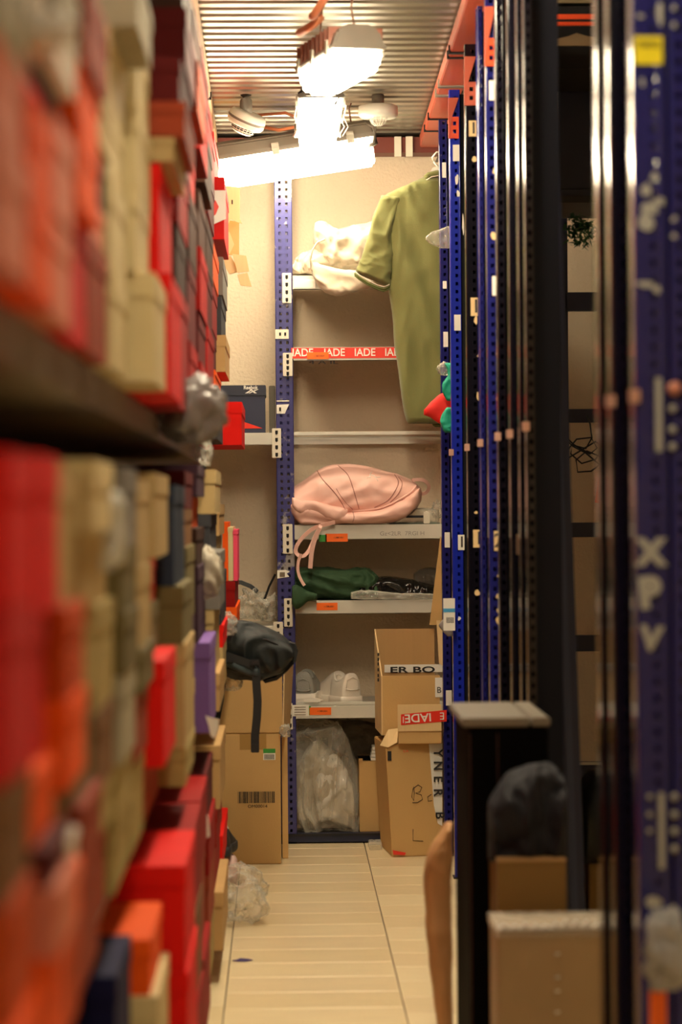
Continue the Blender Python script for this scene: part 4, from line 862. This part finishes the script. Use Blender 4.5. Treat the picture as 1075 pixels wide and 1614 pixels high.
Bo[13] = [(60, 'brown', 332), (60, 'darkred', 330), (70, 'carton', 345)]
ORD = ['nearest', 'second', 'third', 'fourth', 'fifth', 'sixth', 'seventh', 'eighth', 'ninth', 'tenth', 'eleventh', 'twelfth', 'thirteenth', 'farthest']
CN = {'beige': 'beige', 'tan': 'tan', 'olive': 'drab yellow', 'darkolive': 'dark olive', 'greybeige': 'grey-beige', 'brown': 'brown', 'darkbrown': 'dark brown', 'orange': 'bright orange',
      'darkorange': 'dull orange', 'salmon': 'salmon pink', 'red': 'bright red', 'darkred': 'dark red', 'maroon': 'maroon', 'crimson': 'crimson', 'white': 'off-white', 'slate': 'slate blue', 'navy': 'navy',
      'plum': 'plum', 'purple': 'purple', 'grey': 'grey', 'darkgrey': 'charcoal', 'redbrown': 'rust red', 'pink': 'pink', 'carton': 'brown card'}
UPW = ['bottom', 'second up', 'third up', 'fourth up', 'fifth up', 'sixth up', 'seventh up']
random.seed(11)
def shoebox(x0, x1, y0, y1, z0, z1, cname, label, group):
    t = thing('shoe_box', label, 'shoe box', ((x0 + x1) / 2, (y0 + y1) / 2, z0), group)
    m = MATS['box_' + cname]; h = z1 - z0; lh = min(0.035, h * 0.35)
    B().box(x0 + 0.002, x1 - 0.002, y0 + 0.002, y1 - 0.002, z0, z1 - 0.004).build('body', m, t)
    B().box(x0, x1, y0, y1, z1 - lh, z1).build('lid', m, t, bevel=0.0015)
    return t
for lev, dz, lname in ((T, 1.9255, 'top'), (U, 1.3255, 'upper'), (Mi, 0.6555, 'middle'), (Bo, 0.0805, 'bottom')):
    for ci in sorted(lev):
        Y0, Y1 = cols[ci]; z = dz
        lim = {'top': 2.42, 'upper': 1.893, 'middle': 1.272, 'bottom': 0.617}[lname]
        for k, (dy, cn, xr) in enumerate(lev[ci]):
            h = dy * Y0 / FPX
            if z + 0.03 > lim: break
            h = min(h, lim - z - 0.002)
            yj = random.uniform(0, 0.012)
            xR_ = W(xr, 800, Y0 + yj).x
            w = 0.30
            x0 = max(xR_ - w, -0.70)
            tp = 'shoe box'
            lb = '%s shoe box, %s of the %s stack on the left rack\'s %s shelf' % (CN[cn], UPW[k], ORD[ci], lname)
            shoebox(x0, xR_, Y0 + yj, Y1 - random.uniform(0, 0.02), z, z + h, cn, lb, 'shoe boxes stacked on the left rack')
            z += h + 0.0006
# red box with white swirl print, torn carton, thin upright boxes
Ya = 7.045
def lbl(x0, x1, y0, y1, Y, m, label, cat, name): return tag(decal(x0, x1, y0, y1, Y, m, None, name), label, cat)
bx = [o for o in bpy.data.objects if o.get('label', '').startswith('crimson shoe box, bottom of the farthest stack on the left rack\'s top')]
if bx:
    p = bx[0]; b = B(); b.prism([W(x, y, 7.05) for x, y in ((328, 300), (356, 300), (356, 345), (340, 352), (329, 358))], (0, -0.001, 0)); b.build('white_print', whitem, p)
    b = B(); b.prism([W(x, y, 7.047) for x, y in ((331, 312), (340, 316), (345, 326), (340, 338), (330, 346), (334, 332), (331, 322))], (0, -0.001, 0)); b.build('red_swirl', redtape, p)
t = thing('torn_carton', 'torn pale carton with hanging flaps below the long lamp at left', 'carton', W(366, 340, 7.75))
Yt = 7.75
panel([W(x, y, Yt) for x, y in ((350, 292), (378, 295), (378, 345), (382, 353), (372, 350), (364, 345), (357, 358), (350, 360))], (0, 0.004, 0), 'front_panel', cardl, t)
panel([W(x, y, Yt + 0.02) for x, y in ((350, 345), (377, 350), (377, 402), (350, 402))], (0, 0.004, 0), 'inner_panel', cardb, t)
panel([W(x, y, Yt - 0.01) for x, y in ((350, 360), (362, 366), (369, 385), (362, 400), (350, 398))], (0, 0.004, 0), 'torn_flap', cardl, t)
panel([W(x, y, Yt - 0.02) for x, y in ((350, 402), (364, 404), (378, 428), (362, 432), (354, 420))], (0.0, 0.01, 0), 'hanging_flap', cardl, t)
panel([W(x, y, Yt - 0.03) for x, y in ((366, 400), (388, 403), (393, 428), (374, 430))], (0.0, 0.004, 0), 'hanging_flap', cardl, t)
panel([W(x, y, Yt - 0.03) for x, y in ((374, 433), (390, 430), (397, 452), (379, 450))], (0.0, 0.004, 0), 'hanging_flap', cardl, t)
B().box(W(365, 320, Yt).x, W(367, 320, Yt).x, Yt - 0.001, Yt, W(365, 322, Yt).z, W(365, 315, Yt).z).build('slot', darkhole, t)
B().box(W(340, 320, Yt).x - 0.1, W(352, 320, Yt).x, Yt + 0.003, Yt + 0.25, W(350, 402, Yt).z, W(350, 292, Yt).z).build('body', cardb, t)
# thin upright boxes at (350-375, 825-895)
z0 = None
stk = [o for o in bpy.data.objects if 'farthest stack on the left rack\'s middle' in o.get('label', '')]
ztop = 0.6555 + sum(d for d, _, _ in Mi[13]) * 7.05 / FPX + 0.0018
for (x0, x1, yt, cn, lb) in ((351, 359, 824, 'orange', 'thin orange box standing upright, leftmost of three at the end of the left rack'),
                         (360, 367, 832, 'beige', 'thin cream box standing upright between an orange and a pink one'),
                         (368, 374, 836, 'pink', 'thin pink box standing upright, rightmost of three at the left rack\'s end')):
    P = W(x0, 900, 7.1); Q = W(x1, yt, 7.1)
    tt = thing('upright_box', lb, 'box', (P.x, 7.1, ztop)); B().box(P.x, Q.x, 7.1, 7.4, ztop + 0.0005, Q.z).build('body', MATS['box_' + cn], tt, bevel=0.001)
    B().box(P.x - 0.001, Q.x + 0.001, 7.098, 7.402, Q.z - 0.012, Q.z + 0.002).build('lid', MATS['box_' + cn], tt)
# white-lidded box and other highlights on the left
tag(crumple(W(302, 648, 4.62), (0.062, 0.05, 0.062), 3, 0.35, 26).build('grey_bag', greybag, None), 'crumpled grey poly bag jutting into the aisle from the left rack', 'bag')
tag(crumple(W(326, 905, 5.7), (0.035, 0.03, 0.06), 6, 0.3, 20).build('pale_bag', mat('pale_grey_bag', srgb(170, 160, 142), rough=0.5), None), 'pale grey pouch hanging at mid height from the left rack', 'bag')
tag(crumple(W(322, 715, 5.75), (0.018, 0.03, 0.03), 9, 0.5, 18).build('clear_wrap', clearpl, None), 'wisp of clear wrap dangling below the grey bag', 'plastic film')
tag(crumple(W(165, 835, 2.70), (0.022, 0.02, 0.045), 13, 0.4, 22).build('clear_wrap', plastic('glossy_film', srgb(235, 235, 225), 0.45, 0.08), None), 'glossy clear film catching the light between beige boxes, near left', 'plastic film')
tag(crumple(W(55, 48, 1.93), (0.03, 0.02, 0.015), 14, 0.3, 20).build('white_bag', mat('white_bag', srgb(225, 218, 208), rough=0.4), None), 'whitish bag on the nearest stacks at top left', 'bag')
tag(B().prism([W(x, y, 5.24) for x, y in ((324, 1128), (334, 1132), (345, 1134), (344, 1150), (338, 1164), (332, 1160), (329, 1145))], (0, 0.003, 0)).build('white_paper', whitem, None), 'white paper flap curling off the red box under the purple one', 'paper')
o = tag(B().prism([W(x, y, 5.2) for x, y in ((322, 1276), (329, 1290), (331, 1318), (309, 1330), (306, 1310))], (0, 0.004, 0)).build('white_tissue', whitem, None), 'torn white tissue poking out of the lower left boxes', 'paper')
# ------------------------------------------------------------------ right racks
PX = 0.528
gapm = mat('gap_shade', srgb(10, 12, 24), rough=0.6, spec=0.2)  # strips added behind the posts, shade between them put into their colour
def rack(name, label, ys, mats, widths, dp):
    t = thing(name, label, 'shelving', (PX, ys[0], 0)); out = []
    for i, yy in enumerate(ys):
        w = widths[i]; h = ceil_z(yy) - 0.075
        me = post_mesh(w, dp, h, (0.018, 0.036) if w > 0.04 else (w * 0.62,), 'post', mats[i])
        out.append(child(me, 'post', t, (PX, yy, 0)))
        b = B().box(PX + w + 0.004, PX + 0.072, yy + dp * 0.6, yy + dp * 0.6 + 0.003, 0.006, h - 0.01); b.build('gap_shade_strip', gapm, t)
        B().box(PX - 0.008, PX + 0.075, yy - 0.006, yy + dp + 0.006, 0, 0.005).build('foot_plate', darkmetal, t)
    return t, out
def yof(px): return (PX - 0.004) * FPX / (px - 443)
rA, pA = rack('blue_rack', 'farthest blue perforated rack on the right, beside the hanging shirt', [yof(713), yof(696.5)], [blue_lit, blue], [0.026, 0.020], 0.04)
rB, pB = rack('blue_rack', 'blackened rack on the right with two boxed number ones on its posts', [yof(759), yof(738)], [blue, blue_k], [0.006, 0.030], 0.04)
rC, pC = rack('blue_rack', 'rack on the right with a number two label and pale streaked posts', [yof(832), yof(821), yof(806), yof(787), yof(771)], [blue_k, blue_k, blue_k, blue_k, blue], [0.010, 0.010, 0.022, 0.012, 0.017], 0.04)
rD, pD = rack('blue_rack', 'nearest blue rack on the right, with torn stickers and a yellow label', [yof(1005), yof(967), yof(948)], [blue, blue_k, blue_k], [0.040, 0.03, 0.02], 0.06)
# extra front post of the nearest rack
child(post_mesh(0.035, 0.06, 2.40, (0.012, 0.026), 'post', blue), 'post', rD, (PX + 0.052, yof(1005) + 0.0, 0))
B().box(0.603, 0.608, 5.50, 7.86, 0.02, 2.40).build('back_panel', mat('light_blocker', srgb(20, 20, 30), rough=0.6), rC)  # unseen panel added to block lamplight from the gap wall and between posts
# red sleeves at the heads of three posts
def sleeve(px0, px1, y0, y1, Y, par, m, face):
    a = W(px0, y1, Y - 0.008); c = W(px1, y0, Y - 0.008)
    b = perf_plate(c.x - a.x, c.z - a.z, (((c.x - a.x) * 0.6),), 0.0247, 0.010, 0.012, 0.004)
    o = B().add([Vector(v) + Vector((a.x, Y - 0.008, a.z)) for v in b.v], b.f).build('sleeve', m, par)
    g = B(); g.prism([W(px0, y1, Y - 0.01), W(px0 + (px1 - px0) * 0.35, y0, Y - 0.01), W(px1, y0 - face, Y - 0.01), W(px0, y0 - face, Y - 0.01)], (0, 0.012, 0)); g.build('gusset', rustred, o)
sleeve(707, 723, 184, 218, yof(713), rA, orange_steel, 30); sleeve(732, 750, 129, 166, yof(738), rB, rustred, 40); sleeve(764, 781, 60, 104, yof(771), rC, orange_steel, 50)
# number labels and stickers on posts
def plab(x0, x1, y0, y1, px, par, txt=None, m=whitem):
    Y = yof(px) - 0.0005; o = decal(x0, x1, y0, y1, Y, m, par, 'sticker')
    if txt: text(txt, W((x0 + x1) / 2 + 1, (y0 + y1) / 2, Y - 0.0015), (y1 - y0) * Y / FPX * 0.72, mat('sticker_ink', srgb(60, 50, 45), rough=0.6), o, bold=0.02)
    return o
plab(697, 703, 256, 280, 696.5, rA); plab(698, 704, 443, 455, 696.5, rA); plab(699, 706, 523, 547, 696.5, rA); plab(701, 709, 839, 863, 696.5, rA); plab(703, 712, 1088, 1112, 696.5, rA)
plab(714, 724, 228, 254, 713, rA); plab(716, 726, 496, 521, 713, rA); plab(722, 732, 843, 867, 713, rA, '1')
plab(739, 752, 190, 215, 738, rB, '1', cardl); plab(742, 757, 469, 498, 738, rB, '1', cardl); plab(746, 762, 835, 863, 738, rB, '1', cardl)
plab(771, 783, 127, 158, 771, rC); plab(776, 788, 435, 466, 771, rC); plab(779, 792, 837, 868, 771, rC, '2', cardl)
plab(814, 826, 842, 874, 806, rC, None, mat('dull_tape', srgb(110, 84, 66), rough=0.5))
# torn paper remains
random.seed(5)
def scraps(px, par, lst, m=whitem):
    Y = yof(px) - 0.0012
    for (x, y, s, hh) in lst:
        pts = []
        n = 9
        for k in range(n):
            a_ = 2 * PI * k / n; r = random.uniform(0.55, 1.0); pts.append(W(x + math.cos(a_) * s * r, y + math.sin(a_) * hh * r, Y))
        q = B(); q.prism(pts, (0, -0.0007, 0)); q.build('paper_scrap', m, par)
scraps(713, rA, [(720, 282, 3, 10), (722, 305, 3, 8), (730, 352, 2, 22), (724, 975, 3, 4)])
scraps(738, rB, [(748, 250, 5, 6), (750, 505, 4, 9), (756, 560, 5, 6), (755, 626, 6, 10), (750, 808, 3, 3), (760, 875, 4, 7), (752, 935, 7, 6)], cardl)
scraps(771, rC, [(778, 372, 6, 8), (779, 270, 3, 6), (786, 556, 5, 8), (785, 628, 4, 7), (795, 620, 3, 5), (787, 908, 4, 4), (787, 940, 6, 6), (787, 962, 5, 5), (787, 978, 6, 7)], cardl)
gs = mat('grey_sticker', srgb(170, 172, 168), rough=0.5)
# the nearest post: yellow label, peeled stickers, shelf clip with holes
Yn = yof(1005) - 0.001
decal(1000, 1044, 57, 101, Yn, yellowlab, rD, 'yellow_label', 0.0015)
text('TS07D', W(1022, 70, Yn - 0.0025), 0.010, inkm, rD, width=0.034)
scraps(1005, rD, [(1040, 20, 6, 24), (1010, 25, 7, 5), (1062, 12, 5, 7), (1062, 40, 6, 7), (1018, 300, 12, 14), (1025, 330, 20, 12), (1018, 352, 15, 18), (1038, 318, 12, 9), (1032, 280, 8, 9), (1018, 448, 18, 7), (1036, 456, 8, 9),
               (1012, 130, 4, 10), (1062, 372, 6, 6), (1062, 345, 6, 6), (1030, 1422, 16, 12), (1022, 1310, 2, 2)], gs)
text('V', W(1026, 1008, Yn - 0.0015), 0.034, gs, rD, roll=-0.1, bold=0.08); text('P', W(1024, 936, Yn - 0.0015), 0.042, gs, rD, roll=0.1, bold=0.10); text('X', W(1026, 872, Yn - 0.0015), 0.036, gs, rD, bold=0.10)
b = B(); pbox(b, 1034, 1043, 595, 712, Yn - 0.004, 0.003); b.build('shelf_clip', gs, rD)
q = B()
for yy in (644, 677, 704): c = W(1060, yy, Yn - 0.002); q.lathe([(0.0055, -0.0015), (0.0055, 0.0015)], Matrix.Translation(c) @ Matrix.Rotation(PI / 2, 4, 'X'), 16)
q.build('clip_dots', gs, rD)  # small pale discs on the post face beside the clip
q = B(); c = W(1063, 612, Yn - 0.003); q.lathe([(0.010, -0.003), (0.010, 0.003)], Matrix.Translation(c) @ Matrix.Rotation(PI / 2, 4, 'X'), 20)
c = W(991, 626, yof(967) - 0.02); q.build('copper_bolt', mat('copper_pink', srgb(210, 140, 120), rough=0.4), rD)
q = B()
for yy in (1256, 1284, 1310, 1338): c = W(1063, yy, Yn - 0.002); q.lathe([(0.0055, -0.0015), (0.0055, 0.0015)], Matrix.Translation(c) @ Matrix.Rotation(PI / 2, 4, 'X'), 16)
for yy in (1256, 1284, 1310): c = W(1024, yy, Yn - 0.002); q.lathe([(0.004, -0.001), (0.004, 0.001)], Matrix.Translation(c) @ Matrix.Rotation(PI / 2, 4, 'X'), 16)
q.build('pale_dots', gs, rD)  # pale discs in two columns on the post
b = B(); pbox(b, 1039, 1047, 1250, 1370, Yn - 0.004, 0.003); b.build('shelf_clip', gs, rD)
# small copper-coloured shelf clips in a row down the aisle
clipm = mat('copper_clip', srgb(205, 160, 140), rough=0.35, metal=0.3)
for (x, y, px, par) in ((712, 713, 713, rA), (741, 705, 738, rB), (769, 698, 759, rB), (795, 688, 787, rC), (806, 684, 806, rC), (834, 672, 832, rC), (971, 632, 967, rD), (992, 624, 1005, rD)):
    Y = yof(px) - 0.006; p = W(x, y, Y); s = 3.2 * Y / 6 * 0.0016
    B().box(PX - 0.012, PX + 0.002, Y, Y + 0.02, p.z - 0.010, p.z + 0.010).build('shelf_clip', clipm, par, bevel=0.001)
# back bay behind the racks: shelf rungs across the end wall, leaning post
t = thing('back_rack', 'dark blue ladder-like shelving seen through the gap between right racks', 'shelving', (1.1, 8.35, 0))
for yy, hh in ((475, 15), (655, 11), (835, 12), (1014, 13), (1216, 15)):
    p = W(890, yy + hh, 8.3); q_ = W(1000, yy - hh, 8.3); B().box(p.x, q_.x, 8.3, 8.34, p.z, q_.z).build('shelf_beam', blue_d, t, bevel=0.002)
for xx in (884, 1004): p = W(xx, 800, 8.3); B().box(p.x, p.x + 0.03, 8.3, 8.34, 0, 2.36).build('post', blue_d, t, bevel=0.003)
decal(900, 965, 1201, 1206, 8.3, shelfm, t, 'shelf_edge', 0.006)
P0 = W(855, -60, 5.4); P1 = W(906, 1450, 5.4)
t = thing('leaning_post', 'dark blue steel post leaning in the gap behind the black board', 'post', (P1.x, 5.4, 0))
dx = (P1.x - P0.x) / (P1.z - P0.z); zt_ = 2.45; xb = P1.x - dx * P1.z
b = B(); b.add([(xb + dx * z - 0.025, y, z) if s < 0 else (xb + dx * z + 0.025, y, z) for z in (0, zt_) for (s, y) in ((-1, 5.4), (1, 5.4), (1, 5.44), (-1, 5.44))], [(3, 2, 1, 0), (4, 5, 6, 7), (0, 1, 5, 4), (1, 2, 6, 5), (2, 3, 7, 6), (3, 0, 4, 7)]); b.build('shaft', blue_d, t, bevel=0.003)
b = B(); b.add([(xb + dx * z + s * 0.008, y, z) for z in (0.02, zt_ - 0.02) for (s, y) in ((-1, 5.396), (1, 5.396), (1, 5.401), (-1, 5.401))], [(3, 2, 1, 0), (4, 5, 6, 7), (0, 1, 5, 4), (1, 2, 6, 5), (2, 3, 7, 6), (3, 0, 4, 7)]); b.build('groove', mat('slate_paint', srgb(44, 52, 80), rough=0.5), t)
# big dark box and tinsel in the gap
P = W(882, 300, 7.0); Q = W(990, 112, 7.0)
tr = thing('hanging_shelf', 'dark grey shelf high in the gap, under the dark blue crate', 'shelf', (P.x, 7.0, P.z))
B().box(P.x - 0.02, Q.x + 0.1, 6.98, 7.4, P.z - 0.035, P.z - 0.001).build('board', blue_d, tr, bevel=0.002); B().box(P.x - 0.02, Q.x + 0.1, 6.97, 6.982, P.z - 0.04, P.z - 0.02).build('front_edge', darkmetal, tr)
B().box(Q.x + 0.06, Q.x + 0.09, 6.99, 7.02, 0, P.z - 0.035).build('support', blue_d, tr)
t = thing('blue_crate', 'dark blue crate stored high in the gap between the right racks', 'crate', (P.x, 7.0, P.z)); B().box(P.x, Q.x, 7.0, 7.35, P.z, Q.z - 0.01).build('body', blue_d, t, bevel=0.004); B().box(P.x + 0.02, Q.x, 6.99, 7.35, Q.z - 0.012, Q.z).build('rim', darkmetal, t, bevel=0.002)
random.seed(9); q = B(); c = W(915, 362, 6.9)
for k in range(260):
    d = Vector((random.gauss(0, 1), random.gauss(0, 1), random.gauss(0, 1))).normalized(); p = c + Vector((d.x * 0.055, d.y * 0.04, d.z * 0.05)) * random.uniform(0.3, 1)
    e = p + Vector((random.uniform(-1, 1), random.uniform(-1, 1), random.uniform(-1, 0.3))) * 0.022; s = Vector((random.uniform(-1, 1), random.uniform(-1, 1), random.uniform(-1, 1))).normalized() * 0.005
    q.add([p - s, p + s, e], [(0, 1, 2)])
o = tag(q.build('green_tinsel', furm, None), 'bunch of green tinsel-like foliage hanging below the dark shelf in the gap', 'decoration'); 
tag(B().prism([W(x, y, WY - 0.006) for x, y in ((944, 752), (956, 760), (950, 795), (938, 792))], (0, 0.0055, 0)).build('orange_tag', orangelab, None), 'small orange paper tag seen against the wall in the gap', 'tag')
q = B(); pts = [W(925, 655, 8.298), W(930, 668, 8.294)] + [W(905 + 28 * math.cos(k * 0.9) + k * 1.2, 690 + 16 * math.sin(k * 1.3) + k * 1.6, 8.27) for k in range(30)]; q.tube(pts, 0.003, 5); tag(q.build('cable_tangle', darkmetal, None), 'thin dark cable tangle hanging against the wall in the gap', 'cable')
t = thing('dark_gap_panel', 'dark panel added to darken the gap above the blue crate, orange rail along it', 'panel', (0.85, 6.6, 2.1))
P = W(870, 108, 6.6); Q = W(1010, 20, 6.6); B().box(P.x, 1.25, 6.6, 6.97, P.z, ceil_z(6.6) - 0.01).build('body', darkhole, t)  # added panel that keeps the gap above the crate dark
decal(878, 1000, 22, 30, 6.6, orange_steel, t, 'orange_rail', 0.01); decal(878, 1000, 34, 40, 6.6, orange_steel, t, 'orange_rail', 0.01)
b = B(); b.prism([W(x, y, 6.6) for x, y in ((878, 73), (878, 62), (895, 58), (908, 53), (925, 58), (950, 62), (1000, 64), (1000, 73))], (0, -0.01, 0)); b.build('arched_panel', mat('drab_panel', srgb(140, 116, 84), rough=0.6), t)
q = B().box(1.2, 1.23, 6.65, 6.68, 0, P.z); q.build('leg', darkmetal, t)
# black board cabinet
t = thing('black_cabinet', 'tall narrow black cabinet with a grey top plate, standing at right', 'cabinet', (0.42, 4.6, 0))
Yc = 4.62; P = W(738, 1132, Yc); Q = W(864, 1132, Yc); zt = P.z; xl_ = W(738, 1132, Yc).x
B().box(xl_, Q.x, Yc, Yc + 0.36, 0, zt - 0.018).build('body', blackm, t, bevel=0.004)
gtop = mat('grey_laminate', srgb(120, 112, 98), rough=0.35)
B().box(xl_ - 0.012, Q.x - 0.035, Yc - 0.006, Yc + 0.37, zt - 0.017, zt).build('top_plate', gtop, t, bevel=0.003); B().box(Q.x - 0.032, Q.x + 0.004, Yc - 0.006, Yc + 0.37, zt - 0.017, zt).build('top_strip', gtop, t, bevel=0.003)
for xx in (xl_ + 0.002, xl_ + 0.055): B().box(xx, xx + 0.002, Yc - 0.0015, Yc + 0.001, 0.01, zt - 0.03).build('panel_seam', mat('brown_edge', srgb(60, 30, 22), rough=0.5), t)
# kraft sheet left of the cabinet
t = tag(loft([(1296, 704, 712), (1315, 692, 712), (1340, 676, 712), (1380, 669, 712), (1450, 671, 712), (1540, 680, 712), (1614, 690, 712), (1668, 697, 712)], 5.08, 0.05, horiz=False, n=50, m=24, amp=0.008, fs=8, seed=51).build('kraft_bag', kraft, None), 'rumpled brown kraft paper bag standing beside the black cabinet', 'bag')
# beige wrapped parcel in front
Yp = 4.2; P = W(786, 1614, Yp); Q = W(972, 1464, Yp)
t = thing('wrapped_parcel', 'beige carton wrapped in clear film at the lower right', 'carton', (P.x, Yp, 0))
B().box(P.x, 0.60, Yp, Yp + 0.17, 0, Q.z).build('body', mat('parcel_card', srgb(156, 130, 92), rough=0.6, noise_amt=0.1), t, bevel=0.004)
q = B(); q.box(P.x - 0.003, 0.603, Yp - 0.003, Yp + 0.173, Q.z - 0.012, Q.z + 0.002); q.build('film_edge', milky, t)
random.seed(4); q = B(); x = P.x
while x < 0.59:
    q.prism([(x, Yp - 0.004, Q.z), (x + 0.012, Yp - 0.004, Q.z + random.uniform(0.006, 0.016)), (x + 0.024, Yp - 0.004, Q.z)], (0, 0.02, 0)); x += 0.018
q.build('film_crest', mat('white_film', srgb(200, 196, 188), rough=0.3), t)
for yy in (1504, 1541, 1563, 1596): p = W(875, yy, Yp - 0.004); b = B(); b.tube([p, p + Vector((0.008, 0, 0.001))], 0.002, 6); b.build('film_glint', whitepl, t)
# carton behind and black cloth
P = W(785, 1440, 4.42); Q = W(885, 1357, 4.42)
t = thing('yellow_brown_carton', 'dull yellow-brown carton behind the wrapped parcel at right', 'carton', (P.x, 4.42, 0)); B().box(P.x, 0.518, 4.42, 4.60, 0, Q.z).build('body', mat('ochre_card', srgb(120, 90, 36), rough=0.7), t, bevel=0.003); B().box(P.x, 0.518, 4.418, 4.46, Q.z, Q.z + 0.003).build('flap', cardin, t)
tag(loft([(770, 1270, 1354), (785, 1245, 1354), (805, 1222, 1354), (830, 1212, 1354), (860, 1204, 1354), (880, 1215, 1354), (890, 1240, 1354)], 4.51, 0.07, n=40, m=26, amp=0.025, fs=12, seed=61).build('black_bundle', mat('navy_cloth', srgb(9, 10, 22), rough=0.8), None), 'navy-black cloth bundle lying on the yellow-brown carton', 'clothing')
P = W(925, 1440, 6.0)
tag(B().box(W(928, 1400, 6.0).x, W(990, 1400, 6.0).x, 6.0, 6.3, 0, W(930, 1362, 6.0).z).build('ochre_carton', mat('ochre_card_b', srgb(120, 90, 36), rough=0.7), None, bevel=0.003), 'small ochre carton on the floor right of the leaning post', 'carton')
tag(loft([(910, 1240, 1360), (935, 1215, 1360), (965, 1212, 1360), (1000, 1220, 1360)], 6.1, 0.14, n=24, m=20, amp=0.01).build('dark_bundle', blackcl, None), 'black cloth bundle on the small ochre carton in the gap', 'clothing')
# crumple and orange tag at the lower right corner
tag(crumple(W(1052, 1500, 3.42), (0.030, 0.02, 0.055), 7, 0.5, 26).build('plastic_crumple', mat('grey_film', srgb(165, 165, 165), rough=0.25, bump=0.6, bscale=20), None), 'crumpled grey-white film on the nearest post, lower right corner', 'plastic film')
tag(B().box(W(1025, 1600, 3.44).x, W(1051, 1600, 3.44).x, 3.44, 3.445, W(1030, 1680, 3.44).z, W(1030, 1556, 3.44).z).build('orange_card', orangelab, None, bevel=0.001), 'orange card below the crumpled film at the lower right corner', 'card')
# things poking out between right posts
tag(loft([(671, 374, 378), (680, 366, 385), (692, 362, 390), (702, 358, 391), (712, 356, 391)], 7.60, 0.02, n=24, m=20, amp=0.006, fs=30).build('clear_bag_tip', clearpl, None), 'tip of a clear plastic bag poking out beside the green shirt', 'bag')
tag(loft([(668, 646, 654), (678, 635, 658), (690, 624, 666), (702, 618, 672), (714, 616, 674)], 7.62, 0.02, n=24, m=20, amp=0.004, fs=20).build('red_cloth', redcl, None), 'bright red cloth corner poking out under the teal cloths', 'clothing')
tag(loft([(572, 700, 714), (590, 706, 716), (605, 698, 718), (618, 698, 718), (632, 704, 716)], 7.55, 0.02, horiz=False, n=30, m=20, amp=0.008, fs=25).build('teal_cloth', teal, None), 'upper teal cloth bulging between the right posts by the shirt', 'clothing')
tag(loft([(642, 704, 716), (655, 696, 718), (668, 695, 716), (682, 701, 710)], 7.52, 0.02, horiz=False, n=24, m=20, amp=0.008, fs=25).build('teal_cloth', teal, None), 'lower teal cloth hanging in a loop below the red corner', 'clothing')
tag(crumple(W(700, 582, 7.56), (0.020, 0.02, 0.020), 22, 0.4, 18).build('clear_wrap', clearpl, None), 'bit of clear wrap above the teal cloths on the right', 'plastic film')
t = thing('price_tag', 'white hang tag with a blue band and barcode on the far right post', 'tag', W(709, 970, 7.55))
o = decal(699, 717, 943, 994, 7.35, whitem, t, 'card'); decal(699, 717, 959, 965, 7.3488, bluelab, t, 'blue_band')
q = B()
for k in range(5): pbox(q, 704 + k * 2.4, 705.2 + k * 2.4, 973, 982, 7.3480, 0.0006)
q.build('barcode', inkm, t)
tag(loft([(975, 700, 712), (985, 692, 712), (995, 698, 714), (1003, 706, 714)], 7.5, 0.015, horiz=False, n=16, m=16, amp=0.004).build('grey_pouch', greybag, None), 'grey pouch showing behind the white hang tag', 'bag')
